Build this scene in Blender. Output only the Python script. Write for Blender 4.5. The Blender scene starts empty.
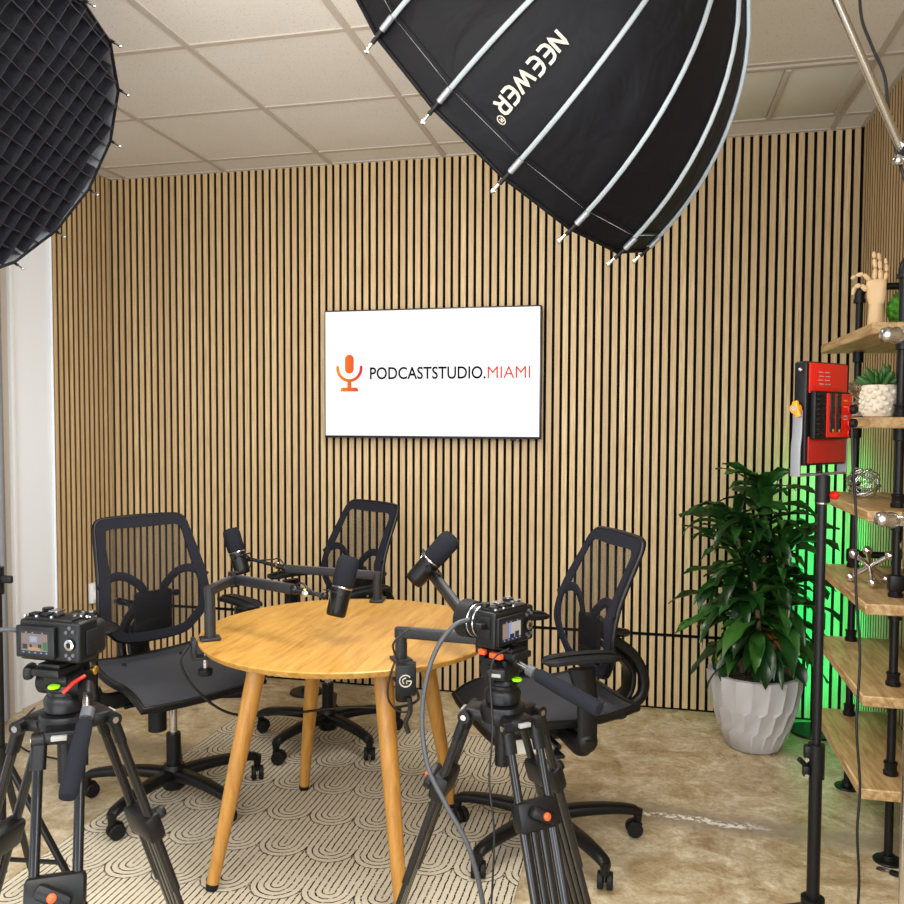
import bpy, bmesh, math, random
from mathutils import Vector, Matrix, Euler
random.seed(7)
SC = bpy.context.scene
COL = SC.collection
PI = math.pi
R_ = math.radians

# ------------------------------------------------------------------ camera
FPX, YAW, PIT, ROL = 838.66, .227, .045, .004
_F = Vector((-math.sin(YAW)*math.cos(PIT), math.cos(YAW)*math.cos(PIT), -math.sin(PIT)))
_R = Vector((math.cos(YAW), math.sin(YAW), 0)); _U = _R.cross(_F)
_R, _U = math.cos(ROL)*_R + math.sin(ROL)*_U, math.cos(ROL)*_U - math.sin(ROL)*_R
cd = bpy.data.cameras.new('camera'); cam = bpy.data.objects.new('camera', cd); COL.objects.link(cam)
cd.sensor_width = 36; cd.lens = FPX/904*36; cd.shift_y = 7.747/904; cd.clip_start = .02
cam.matrix_world = Matrix(((_R.x, _U.x, -_F.x, 0), (_R.y, _U.y, -_F.y, -4.214), (_R.z, _U.z, -_F.z, 1.41), (0, 0, 0, 1)))
SC.camera = cam

# ------------------------------------------------------------------ light and exposure
SC.view_settings.view_transform = 'Standard'; SC.view_settings.look = 'None'
SC.view_settings.gamma = 1; SC.view_settings.use_curve_mapping = False
SC.view_settings.exposure = 0.0
W = bpy.data.worlds.new('world'); SC.world = W; W.use_nodes = True
W.node_tree.nodes['Background'].inputs[0].default_value = (.90, .95, 1.0, 1)
W.node_tree.nodes['Background'].inputs[1].default_value = .62

def area(name, loc, target, sx, sy, power, col=(1, 1, 1), shape='RECTANGLE', spread=None):
    l = bpy.data.lights.new(name, 'AREA'); l.shape = shape; l.size = sx
    if shape in ('RECTANGLE', 'ELLIPSE'): l.size_y = sy
    l.energy = power; l.color = col
    if spread: l.spread = spread
    o = bpy.data.objects.new(name, l); COL.objects.link(o); o.location = loc
    o.rotation_euler = (Vector(target) - Vector(loc)).to_track_quat('-Z', 'Y').to_euler()
    return o
area('added_warm_light', (-.8, -4.6, 2.3), (-.8, -.5, 1.2), 2.6, 1.4, 95, (1, .98, .94))  # unseen fill lamp added behind the camera to light the room
area('added_warm_light', (-1.0, -1.7, 2.72), (-1.0, -1.7, 0), .6, .6, 26, (1, .96, .90))  # added overhead lamp just out of frame, small to sharpen the arm shadows
area('added_cool_light', (-1.0, -4.9, .5), (-1.2, -1.6, 2.7), 2.4, .8, 42, (.92, .96, 1))  # added uplight behind the camera to brighten the ceiling
area('added_cool_light', (.85, -3.9, 1.5), (-2.9, -.7, 1.3), .8, 1.6, 26, (.86, .93, 1))  # cool lamp added out of view at the right to whiten the left wall

# ------------------------------------------------------------------ materials
def lin(c): return c/12.92 if c <= .04045 else ((c+.055)/1.055)**2.4
def srgb(r, g, b): return (lin(r/255), lin(g/255), lin(b/255), 1)
MATS = {}
def mat(name, col, rough=.5, metal=0, spec=None, emis=None, es=0, coat=0):
    m = bpy.data.materials.new(name); m.use_nodes = True
    b = m.node_tree.nodes['Principled BSDF']
    b.inputs['Base Color'].default_value = col; b.inputs['Roughness'].default_value = rough
    b.inputs['Metallic'].default_value = metal
    if spec is not None: b.inputs['Specular IOR Level'].default_value = spec
    if emis: b.inputs['Emission Color'].default_value = emis; b.inputs['Emission Strength'].default_value = es
    if coat: b.inputs['Coat Weight'].default_value = coat
    MATS[name] = m
    return m
class N:
    def __init__(s, m): s.t = m.node_tree; s.b = s.t.nodes['Principled BSDF']
    def n(s, kind, **kw):
        o = s.t.nodes.new('ShaderNode'+kind)
        for k, v in kw.items(): setattr(o, k, v)
        return o
    def l(s, a, b): s.t.links.new(a, b)
    def math(s, op, a, b=None, c=None):
        o = s.n('Math', operation=op)
        for i, x in enumerate((a, b, c)):
            if x is None: continue
            if isinstance(x, (int, float)): o.inputs[i].default_value = x
            else: s.l(x, o.inputs[i])
        return o.outputs[0]
    def ramp(s, fac, stops, interp='LINEAR'):
        o = s.n('ValToRGB'); e = o.color_ramp; e.interpolation = interp
        while len(e.elements) < len(stops): e.elements.new(.5)
        for i, (p, c) in enumerate(stops): e.elements[i].position = p; e.elements[i].color = c
        s.l(fac, o.inputs[0]); return o.outputs[0]
    def noise(s, vec, scale, detail=2, rough=.5, dist=0):
        o = s.n('TexNoise'); o.inputs['Scale'].default_value = scale; o.inputs['Detail'].default_value = detail
        o.inputs['Roughness'].default_value = rough; o.inputs['Distortion'].default_value = dist
        if vec: s.l(vec, o.inputs['Vector'])
        return o.outputs['Fac']
    def obj(s, scale=(1, 1, 1), rot=(0, 0, 0), loc=(0, 0, 0)):
        tc = s.n('TexCoord'); mp = s.n('Mapping'); s.l(tc.outputs['Object'], mp.inputs[0])
        mp.inputs['Scale'].default_value = scale; mp.inputs['Rotation'].default_value = rot; mp.inputs['Location'].default_value = loc
        return mp.outputs[0]
    def mix(s, fac, a, b, mode='MIX'):
        o = s.n('Mix', data_type='RGBA', blend_type=mode)
        for sock, x in ((o.inputs[0], fac), (o.inputs[6], a), (o.inputs[7], b)):
            if isinstance(x, (int, float)): sock.default_value = x
            elif isinstance(x, tuple): sock.default_value = x
            else: s.l(x, sock)
        return o.outputs[2]
    def bump(s, h, strength=.3, dist=.01):
        o = s.n('Bump'); o.inputs['Strength'].default_value = strength; o.inputs['Distance'].default_value = dist
        s.l(h, o.inputs['Height']); s.l(o.outputs[0], s.b.inputs['Normal'])

# slat oak
m = mat('slat_oak', srgb(196, 164, 122), .55); k = N(m)
g = k.n('NewGeometry'); rnd = g.outputs['Random Per Island']
v = k.obj((60, 60, 2.2)); nz = k.noise(v, 3, 4, .6, .4)
c1 = k.ramp(nz, [(.28, srgb(172, 144, 102)), (.5, srgb(203, 175, 130)), (.75, srgb(226, 205, 162))])
c2 = k.mix(k.math('MULTIPLY', rnd, .55), c1, srgb(174, 145, 107))
k.l(c2, k.b.inputs['Base Color']); k.bump(nz, .12, .002)
mat('black_felt', srgb(16, 15, 15), .95, spec=.1)
mat('slat_side', srgb(92, 68, 46), .8, spec=.2)
# walls / ceiling
m = mat('white_paint', srgb(232, 236, 242), .7); k = N(m)
k.bump(k.noise(k.obj(), 70, 3), .12, .003)
m = mat('ceiling_tile', srgb(206, 194, 178), .9, spec=.2); k = N(m)
v = k.obj(); sp = k.noise(v, 130, 3, .7)
big = k.noise(v, 3, 2)
base = k.mix(big, srgb(214, 208, 200), srgb(222, 218, 212))
k.l(k.mix(k.ramp(sp, [(.33, (1, 1, 1, 1)), (.40, (0, 0, 0, 1))]), base, srgb(176, 162, 146)), k.b.inputs['Base Color'])
mat('grid_metal', srgb(184, 174, 162), .7)
mat('troffer_lens', srgb(205, 205, 196), .35)
# concrete floor
m = mat('stained_concrete', srgb(176, 156, 126), .3); k = N(m)
v = k.obj(); a = k.noise(v, 2.4, 9, .68, 1.2); b_ = k.noise(k.obj((1, 1.15, 1), (0, 0, .5)), 9, 10, .78, .8)
ca = k.ramp(a, [(.32, srgb(126, 102, 72)), (.45, srgb(178, 152, 108)), (.55, srgb(216, 202, 168)), (.66, srgb(150, 122, 86))])
cb = k.ramp(b_, [(.36, srgb(120, 98, 70)), (.5, srgb(184, 166, 134)), (.62, srgb(234, 226, 204))])
cc = k.mix(.5, ca, cb)
fine = k.noise(v, 45, 6, .8)
cc = k.mix(k.ramp(fine, [(.3, (.6, .6, .6, 1)), (.55, (0, 0, 0, 1))]), cc, srgb(120, 98, 70))
sx = k.n('SeparateXYZ'); k.l(v, sx.inputs[0])
wob = k.math('MULTIPLY', k.math('SUBTRACT', k.noise(v, 9, 4, .6), .5), .09)
yy = k.math('ADD', k.math('ADD', sx.outputs[1], k.math('MULTIPLY', sx.outputs[0], .06)), wob)
dist = k.math('ABSOLUTE', k.math('ADD', yy, 1.155))
grey = k.ramp(dist, [(.03, (.75, .75, .75, 1)), (.11, (0, 0, 0, 1))])
cc = k.mix(grey, cc, srgb(142, 128, 110))
xr = k.ramp(k.math('MULTIPLY', k.math('ADD', sx.outputs[0], .7), .6), [(.3, (0, 0, 0, 1)), (.42, (1, 1, 1, 1)), (.62, (1, 1, 1, 1)), (.7, (0, 0, 0, 1))])
chip = k.ramp(k.noise(v, 45, 3, .7), [(.46, (0, 0, 0, 1)), (.54, (1, 1, 1, 1))])
wl = k.math('MULTIPLY', k.ramp(dist, [(.012, (1, 1, 1, 1)), (.026, (0, 0, 0, 1))]), k.math('MULTIPLY', xr, chip))
cc = k.mix(wl, cc, srgb(232, 228, 218))
k.l(cc, k.b.inputs['Base Color'])
k.l(k.ramp(a, [(.3, (.22, .22, .22, 1)), (.7, (.42, .42, .42, 1))]), k.b.inputs['Roughness'])
k.bump(k.noise(v, 14, 5, .6), .08, .004)
# rug: rows of nested arches, the upper row lapping over the one below
m = mat('rug_pile', srgb(205, 194, 172), .95, spec=.1); k = N(m)
v = k.obj(); s = k.n('SeparateXYZ')
wv = k.n('TexNoise'); wv.inputs['Scale'].default_value = 40; k.l(v, wv.inputs['Vector'])
off = k.n('VectorMath', operation='MULTIPLY_ADD'); k.l(wv.outputs['Color'], off.inputs[0]); off.inputs[1].default_value = (.006,)*3; k.l(v, off.inputs[2])
k.l(off.outputs[0], s.inputs[0]); X, Y = k.math('ADD', s.outputs[0], .1162-.003), k.math('ADD', s.outputs[1], -.0995-.003)
WD, HT = .1655, .2325
yr = k.math('DIVIDE', Y, HT); j0 = k.math('FLOOR', yr); j1 = k.math('ADD', j0, 1)
def ucoord(j):
    sh = k.math('MULTIPLY', k.math('FLOORED_MODULO', j, 2), WD/2)
    u = k.math('ADD', X, sh)
    return k.math('SUBTRACT', k.math('FLOORED_MODULO', u, WD), WD/2)
u0, u1 = ucoord(j0), ucoord(j1)
dy = k.math('SUBTRACT', Y, k.math('MULTIPLY', j1, HT))
d1 = k.math('SQRT', k.math('ADD', k.math('MULTIPLY', u1, u1), k.math('MULTIPLY', dy, dy)))
ins = k.math('LESS_THAN', d1, WD/2)
d0 = k.math('ABSOLUTE', u0)
d = k.math('ADD', k.math('MULTIPLY', ins, d1), k.math('MULTIPLY', k.math('SUBTRACT', 1, ins), d0))
q = k.math('MULTIPLY', k.math('SUBTRACT', WD/2, d), 1/(.25*WD/2)); fr = k.math('ABSOLUTE', k.math('SUBTRACT', k.math('FLOORED_MODULO', k.math('ADD', q, .5), 1), .5))
line = k.ramp(fr, [(.085, (1, 1, 1, 1)), (.14, (0, 0, 0, 1))])
rim = k.ramp(k.math('ABSOLUTE', k.math('SUBTRACT', d1, WD/2)), [(.0012, (1, 1, 1, 1)), (.0022, (0, 0, 0, 1))])
line = k.math('MAXIMUM', line, rim)
brk = k.ramp(k.noise(v, 120, 2, .5), [(.38, (.2, .2, .2, 1)), (.46, (1, 1, 1, 1))])
line = k.math('MULTIPLY', line, brk)
pile = k.noise(v, 260, 3, .7)
cream = k.mix(k.noise(v, 5, 3), srgb(204, 192, 166), srgb(224, 214, 192))
cream = k.mix(k.math('MULTIPLY', k.ramp(pile, [(.3, (1, 1, 1, 1)), (.55, (0, 0, 0, 1))]), .35), cream, srgb(150, 138, 116))
k.l(k.mix(line, cream, srgb(26, 24, 24)), k.b.inputs['Base Color'])
k.bump(k.math('SUBTRACT', k.math('MULTIPLY', pile, .5), k.math('MULTIPLY', line, .9)), .5, .004)
mat('rug_edge', srgb(190, 180, 158), .95)
# table oak
def oak(name, cols, rough=.35, axis=1, plank=.13):
    m = mat(name, cols[1], rough); k = N(m)
    sc = [9, 9, 9]; sc[axis] = .9
    v = k.obj(tuple(sc)); nz = k.noise(v, 5.5, 7, .66, .6)
    c = k.ramp(nz, [(.25, cols[0]), (.5, cols[1]), (.78, cols[2])])
    if plank:
        o = k.obj(); sx = k.n('SeparateXYZ'); k.l(o, sx.inputs[0])
        cell = k.math('FLOOR', k.math('DIVIDE', sx.outputs[0], plank))
        wn = k.n('TexWhiteNoise', noise_dimensions='1D'); k.l(cell, wn.inputs['W'])
        c = k.mix(k.math('MULTIPLY', wn.outputs['Value'], .35), c, cols[0])
    k.l(c, k.b.inputs['Base Color']); k.bump(nz, .05, .002)
    return m
oak('table_oak', (srgb(142, 96, 36), srgb(184, 137, 62), srgb(202, 158, 84)), .38)
oak('leg_oak', (srgb(148, 98, 38), srgb(180, 128, 56), srgb(198, 148, 74)), .35, 2, 0)
oak('shelf_wood', (srgb(112, 78, 46), srgb(180, 146, 98), srgb(220, 196, 150)), .42, 1, .05)
mat('hand_wood', srgb(222, 188, 142), .45)
# plastics, metals
mat('black_plastic', srgb(12, 12, 13), .42, spec=.32)
mat('black_gloss', srgb(20, 20, 22), .2)
mat('black_rubber', srgb(13, 13, 14), .6, spec=.3)
mat('black_metal', srgb(14, 14, 16), .38, .1, spec=.35)
mat('arm_metal', srgb(36, 36, 39), .45, .1, spec=.4)
mat('seam_grey', srgb(74, 76, 80), .5)
mat('foam', srgb(33, 34, 40), 1, spec=.1); k = N(MATS['foam']); k.bump(k.noise(k.obj(), 900, 2), .5, .002)
mat('iron_pipe', srgb(14, 14, 17), .4, .2, spec=.4)
mat('steel', srgb(190, 190, 190), .25, 1)
mat('chrome', srgb(225, 225, 228), .1, 1)
mat('aluminium', srgb(150, 152, 156), .45, .7)
mat('silver_grey_rod', srgb(138, 144, 146), .45, .4)
mat('white_plastic', srgb(226, 228, 230), .45)
mat('orange', srgb(235, 84, 30), .4)
mat('yellow_orange', srgb(245, 150, 30), .4)
mat('red_anodised', srgb(225, 38, 24), .35, .3)
mat('red_dark', srgb(172, 34, 26), .4, .3)
mat('brass', srgb(200, 160, 80), .3, 1)
mat('bubble_green', srgb(150, 230, 20), .3, emis=srgb(150, 230, 20), es=.15)
mat('white_print', srgb(180, 172, 158), .7, spec=.1)
mat('grey_print', srgb(150, 150, 146), .6)
mat('tag_paper', srgb(214, 212, 200), .7)
mat('cable_grey', srgb(62, 63, 66), .5)
mat('cable_black', srgb(18, 18, 19), .5)
mat('curtain_cloth', srgb(138, 140, 146), .9)
mat('leaf_green', srgb(34, 82, 26), .30); k = N(MATS['leaf_green'])
g = k.n('NewGeometry'); k.l(k.ramp(g.outputs['Random Per Island'], [(0, srgb(16, 44, 16)), (.6, srgb(28, 68, 24)), (1, srgb(54, 98, 36))]), k.b.inputs['Base Color'])
mat('leaf_dry', srgb(150, 92, 44), .6)
mat('cane', srgb(104, 92, 62), .8)
mat('succulent_green', srgb(52, 98, 44), .4)
m = mat('soil', srgb(62, 48, 38), .95); k = N(m)
k.l(k.ramp(k.noise(k.obj(), 90, 3, .7), [(.4, srgb(40, 30, 24)), (.6, srgb(96, 78, 62)), (.72, srgb(190, 178, 160))]), k.b.inputs['Base Color'])
mat('pot_white', srgb(184, 182, 182), .55)
mat('bumpy_ceramic', srgb(226, 214, 194), .5)
m = mat('moss', srgb(58, 128, 26), .95); k = N(m)
mz = k.noise(k.obj(), 70, 4, .7); k.l(k.ramp(mz, [(.35, srgb(28, 76, 12)), (.6, srgb(84, 160, 36))]), k.b.inputs['Base Color']); k.bump(mz, 1, .01)
m = mat('glass', (1, 1, 1, 1), .02); m.node_tree.nodes['Principled BSDF'].inputs['Transmission Weight'].default_value = 1
mat('sand', srgb(206, 190, 168), .9)
mat('tv_screen', (0, 0, 0, 1), .3, emis=(1, 1, 1, 1), es=1.05)
mat('logo_black', (0, 0, 0, 1), 1, spec=0, emis=srgb(8, 8, 10), es=1)
mat('logo_red', (0, 0, 0, 1), 1, spec=0, emis=srgb(240, 84, 66), es=1)
m = mat('logo_gradient', (0, 0, 0, 1), 1, spec=0, emis=(1, 1, 1, 1), es=1); k = N(m)
sx = k.n('SeparateXYZ'); k.l(k.obj(), sx.inputs[0])
k.l(k.ramp(k.math('DIVIDE', k.math('ADD', sx.outputs[0], .07), .14), [(0, srgb(255, 150, 40)), (1, srgb(240, 50, 60))]), k.b.inputs['Emission Color'])
mat('tv_bezel', srgb(30, 30, 40), .3)
mat('led_green', (0, 0, 0, 1), .5, emis=(0, 1, .3, 1), es=3)
mat('softbox_black', srgb(12, 11, 14), .55, spec=.14)
k = N(MATS['softbox_black']); k.bump(k.noise(k.obj((1, 1, 1)), 7, 3, .5, .8), .35, .03)
mat('softbox_silver', srgb(150, 152, 156), .35, .5)
mat('grid_fabric', srgb(20, 20, 28), .55, spec=.5)
k = N(MATS['grid_fabric']); k.bump(k.noise(k.obj(), 40, 3), .35, .01)
mat('diffuser', srgb(225, 225, 225), .9)
mat('lcd_off', srgb(34, 32, 34), .3)
for nm, c in (('lcd_wall', (150, 132, 120)), ('lcd_blue', (130, 170, 235)), ('lcd_tan', (196, 158, 104)), ('lcd_green', (50, 120, 70)), ('lcd_dark', (30, 32, 50)), ('lcd_pale', (190, 180, 170))):
    mat(nm, (0, 0, 0, 1), .4, emis=srgb(*c), es=.9)
# see-through chair mesh
m = mat('mesh_fabric', srgb(22, 22, 25), .8, spec=.2); k = N(m)
v = k.obj(); sx = k.n('SeparateXYZ'); k.l(v, sx.inputs[0])
sy = k.math('SINE', k.math('MULTIPLY', sx.outputs[1], 2*PI/.0052)); sz = k.math('SINE', k.math('MULTIPLY', sx.outputs[2], 2*PI/.0052))
hole = k.math('GREATER_THAN', k.math('MULTIPLY', sy, sz), .0)
fac = k.math('ADD', k.math('MULTIPLY', hole, .5), .22)
tr = k.n('BsdfTransparent'); mx = k.n('MixShader'); k.l(fac, mx.inputs[0])
out = k.t.nodes['Material Output']; k.l(k.b.outputs[0], mx.inputs[1]); k.l(tr.outputs[0], mx.inputs[2]); k.l(mx.outputs[0], out.inputs[0])
m = mat('seat_mesh', srgb(40, 41, 46), .75, spec=.3); k = N(m)
v = k.obj(); sx = k.n('SeparateXYZ'); k.l(v, sx.inputs[0])
w1 = k.math('MULTIPLY', k.math('SINE', k.math('MULTIPLY', sx.outputs[0], 2*PI/.006)), k.math('SINE', k.math('MULTIPLY', sx.outputs[1], 2*PI/.006)))
k.l(k.mix(k.math('GREATER_THAN', w1, .1), srgb(66, 68, 74), srgb(28, 28, 31)), k.b.inputs['Base Color']); k.bump(w1, .3, .002)

# ------------------------------------------------------------------ mesh builder
def frame_z(d):
    d = Vector(d).normalized(); return d.to_track_quat('Z', 'Y').to_matrix()
class MB:
    def __init__(s, M=None): s.v = []; s.f = []; s.m = []; s.s = []; s.names = []; s.M = M
    def mi(s, name):
        if name not in s.names: s.names.append(name)
        return s.names.index(name)
    def add(s, vs, fs, mt, smooth=False, M=None):
        b = len(s.v); i = s.mi(mt)
        for p in vs:
            p = Vector(p)
            if M is not None: p = M @ p
            if s.M is not None: p = s.M @ p
            s.v.append(p)
        for f in fs: s.f.append([b+q for q in f]); s.m.append(i); s.s.append(smooth)
        return s
    def box(s, c, sz, mt, bev=0, rot=None, M=None, seg=2):
        bm = bmesh.new(); bmesh.ops.create_cube(bm, size=1)
        bmesh.ops.scale(bm, vec=sz, verts=bm.verts)
        if bev: bmesh.ops.bevel(bm, geom=bm.edges[:], offset=min(bev, min(sz)*.49), segments=seg, affect='EDGES', profile=.5)
        T = Matrix.Translation(Vector(c))
        if rot is not None: T = T @ (Euler(rot).to_matrix().to_4x4() if not isinstance(rot, Matrix) else rot.to_4x4())
        if M is not None: T = M @ T
        bm.verts.index_update()
        s.add([v.co.copy() for v in bm.verts], [[v.index for v in f.verts] for f in bm.faces], mt, bool(bev) , T)
        bm.free(); return s
    def ring(s, rings, mt, smooth=True, cap=True, closed=False, M=None):
        n = len(rings[0]); vs = [p for r in rings for p in r]; fs = []
        m_ = len(rings)
        for i in range(m_ if closed else m_-1):
            a, b = i*n, ((i+1) % m_)*n
            for j in range(n): fs.append([a+j, a+(j+1) % n, b+(j+1) % n, b+j])
        if cap and not closed: fs.append(list(range(n))[::-1]); fs.append([(m_-1)*n+j for j in range(n)])
        return s.add(vs, fs, mt, smooth, M)
    def cone(s, p0, p1, r0, r1, mt, n=20, M=None):
        p0, p1 = Vector(p0), Vector(p1); A = frame_z(p1-p0)
        rr = []
        for p, r in ((p0, r0), (p1, r1)):
            rr.append([p + A @ Vector((r*math.cos(2*PI*j/n), r*math.sin(2*PI*j/n), 0)) for j in range(n)])
        # flat caps with own vertices
        s.ring(rr, mt, True, False, M=M)
        s.add(rr[0], [list(range(n))[::-1]], mt, False, M); s.add(rr[1], [list(range(n))], mt, False, M)
        return s
    def cyl(s, p0, p1, r, mt, n=20, M=None): return s.cone(p0, p1, r, r, mt, n, M)
    def lathe(s, prof, mt, n=32, c=(0, 0, 0), ax=(0, 0, 1), smooth=True, cap=True, M=None):
        A = frame_z(ax); c = Vector(c); rr = []
        for r, z in prof: rr.append([c + A @ Vector((r*math.cos(2*PI*j/n), r*math.sin(2*PI*j/n), z)) for j in range(n)])
        return s.ring(rr, mt, smooth, cap, M=M)
    def ball(s, c, r, mt, n=20, sc=(1, 1, 1), rot=None, M=None):
        c = Vector(c); A = rot if rot is not None else Matrix.Identity(3); rr = []; h = max(6, n//2)
        for i in range(h+1):
            t = -PI/2 + PI*i/h; t = max(-PI/2+.02, min(PI/2-.02, t))
            rr.append([c + A @ Vector((r*sc[0]*math.cos(t)*math.cos(2*PI*j/n), r*sc[1]*math.cos(t)*math.sin(2*PI*j/n), r*sc[2]*math.sin(t))) for j in range(n)])
        return s.ring(rr, mt, True, True, M=M)
    def tube(s, pts, r, mt, n=10, closed=False, sec=None, up=None, M=None, smooth=True):
        """sweep a circle (or the section sec, list of (a,b)) along pts; r may be a list"""
        P = [Vector(p) for p in pts]; L = len(P); rr = []; prev = None
        for i in range(L):
            if closed: t = P[(i+1) % L]-P[i-1]
            else: t = P[min(i+1, L-1)]-P[max(i-1, 0)]
            t.normalize()
            if up is not None: a = Vector(up).cross(t).normalized()
            elif prev is None:
                a = t.orthogonal().normalized()
            else: a = (prev - t*prev.dot(t)).normalized()
            prev = a; b = t.cross(a); ri = r[i] if isinstance(r, (list, tuple)) else r
            if sec: rr.append([P[i] + a*x*ri + b*y*ri for x, y in sec])
            else: rr.append([P[i] + a*ri*math.cos(2*PI*j/n) + b*ri*math.sin(2*PI*j/n) for j in range(n)])
        return s.ring(rr, mt, smooth, True, closed, M=M)
    def build(s, name, parent=None, loc=None, rot=None):
        me = bpy.data.meshes.new(name); me.from_pydata([tuple(v) for v in s.v], [], s.f)
        for nm in s.names: me.materials.append(MATS[nm])
        me.polygons.foreach_set('material_index', s.m); me.polygons.foreach_set('use_smooth', s.s)
        me.update()
        bm = bmesh.new(); bm.from_mesh(me); bmesh.ops.recalc_face_normals(bm, faces=bm.faces); bm.to_mesh(me); bm.free()
        try: me.set_sharp_from_angle(angle=R_(42))
        except Exception: pass
        o = bpy.data.objects.new(name, me); COL.objects.link(o)
        if loc is not None: o.location = loc
        if rot is not None: o.rotation_euler = rot
        if parent is not None: o.parent = parent
        return o
def spline(pts, k=8, closed=False):
    P = [Vector(p) for p in pts]; n = len(P); out = []
    for i in range(n if closed else n-1):
        if closed: a, b, c, d = P[i-1], P[i], P[(i+1) % n], P[(i+2) % n]
        else: a, b, c, d = P[max(i-1, 0)], P[i], P[i+1], P[min(i+2, n-1)]
        for j in range(k):
            t = j/k
            out.append(.5*((2*b)+(c-a)*t+(2*a-5*b+4*c-d)*t*t+(3*b-a-3*c+d)*t**3))
    if not closed: out.append(P[-1])
    return out
RECT = [(-1, -1), (1, -1), (1, 1), (-1, 1)]
def rsec(w, h, r=.3, n=3):
    """rounded rectangle section"""
    r = min(w, h)*r; out = []
    for cx, cy, a0 in ((w/2-r, h/2-r, 0), (-w/2+r, h/2-r, 90), (-w/2+r, -h/2+r, 180), (w/2-r, -h/2+r, 270)):
        for i in range(n+1):
            a = R_(a0+90*i/n); out.append((cx+r*math.cos(a), cy+r*math.sin(a)))
    return out
def tag(o, label, cat, group=None):
    o['label'] = label; o['category'] = cat
    if group: o['group'] = group
    return o
def thing(name, label, cat, loc=(0, 0, 0), rotz=0, group=None):
    o = bpy.data.objects.new(name, None); COL.objects.link(o); o.location = loc; o.rotation_euler = (0, 0, rotz)
    o.empty_display_size = .05
    return tag(o, label, cat, group)
def struct(o): o['kind'] = 'structure'; return o
def text_mesh(txt, size, off=0):
    cu = bpy.data.curves.new('t', 'FONT'); cu.body = txt; cu.size = size; cu.offset = off; cu.resolution_u = 4
    o = bpy.data.objects.new('t', cu); COL.objects.link(o)
    bpy.context.view_layer.update()
    dg = bpy.context.evaluated_depsgraph_get()
    me = bpy.data.meshes.new_from_object(o.evaluated_get(dg))
    vs = [v.co.copy() for v in me.vertices]; fs = [list(p.vertices) for p in me.polygons]
    bpy.data.objects.remove(o); bpy.data.curves.remove(cu); bpy.data.meshes.remove(me)
    x0 = min(v.x for v in vs); x1 = max(v.x for v in vs); y0 = min(v.y for v in vs); y1 = max(v.y for v in vs)
    return vs, fs, (x0, x1, y0, y1)

# ------------------------------------------------------------------ the room
XL, XR, H, YB = -2.955, .956, 2.756, -5.2
f = MB(); f.box(((XL+XR)/2, YB/2, -.05), (XR-XL+.4, -YB+.3, .1), 'stained_concrete'); struct(f.build('floor'))
f = MB(); f.box(((XL+XR)/2, YB/2, H+.045), (XR-XL+.4, -YB+.3, .08), 'ceiling_tile')
ceiling = struct(f.build('ceiling'))
GX0, GY0, T = -2.236, -.202, .6096
g = MB()
for i in range(-1, 6):
    x = GX0+T*i
    if XL < x < XR: g.box((x, YB/2, H+.011), (.024, -YB, .024), 'grid_metal')
y = GY0
while y > YB: g.box(((XL+XR)/2, y, H+.012), (XR-XL, .024, .024), 'grid_metal'); y -= T
g.box(((XL+XR)/2, -.012, H+.008), (XR-XL, .024, .02), 'grid_metal')
g.box((XL+.012, YB/2, H+.008), (.024, -YB, .02), 'grid_metal'); g.box((XR-.012, YB/2, H+.008), (.024, -YB, .02), 'grid_metal')
g.build('grid_bar', ceiling)
# slatted walls: black felt backing with oak slats 27 mm wide every 40 mm
def slatted(name, a, b, nrm, seam=True):
    a, b = Vector(a), Vector(b); L = (b-a).length; u = (b-a)/L; n = Vector(nrm); m = MB()
    def quadbox(s0, s1, z0, z1, d0, d1, mt):
        c = a + u*(s0+s1)/2 + n*(d0+d1)/2
        m.box((c.x, c.y, (z0+z1)/2), (abs(u.x)*(s1-s0)+abs(n.x)*(d1-d0), abs(u.y)*(s1-s0)+abs(n.y)*(d1-d0), z1-z0), mt)
    quadbox(0, L, 0, H, -.15, 0, 'black_felt')
    def slat(s0, s1, z0, z1):
        d = .011; P0 = a+u*s0; P1 = a+u*s1; e = n*d
        q = [P0, P1, P1+e, P0+e]
        m.add([(p.x, p.y, z0) for p in (P0+e, P1+e)]+[(p.x, p.y, z1) for p in (P1+e, P0+e)], [[0, 1, 2, 3]], 'slat_oak')
        vs = [(p.x, p.y, z) for z in (z0, z1) for p in q]
        m.add(vs, [[0, 3, 7, 4], [1, 2, 6, 5], [0, 1, 2, 3], [4, 5, 6, 7]], 'slat_side')
    s = .006
    while s+.027 < L:
        if seam: slat(s, s+.0258, .012, .362); slat(s, s+.0258, .378, H)
        else: slat(s, s+.0258, .012, H)
        s += .04
    return struct(m.build(name))
slatted('wall_back', (XL-.1, 0, 0), (XR+.1, 0, 0), (0, -1, 0))
slatted('wall_right', (XR, -3.2, 0), (XR, -.016, 0), (-1, 0, 0))
m = MB(); m.box((XR+.075, -4.2, H/2), (.15, 2.0, H), 'white_paint'); struct(m.build('trim_1'))
wl = slatted('wall_left', (XL, -.494, 0), (XL, -.016, 0), (1, 0, 0), False)
m = MB(); m.box((XL-.075, -2.85, H/2), (.15, 4.7, H), 'white_paint'); m.build('plaster', wl)
m = MB(); m.box((XL+.006, -.4965, H/2), (.012, .005, H), 'white_paint'); struct(m.build('trim_2'))
m = MB(); m.box((XL+.012, -.79, H/2), (.03, .03, H), 'white_plastic', .004); m.box((XL+.004, -.83, H/2), (.01, .05, H), 'grid_metal'); struct(m.build('trim_3'))
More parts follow.
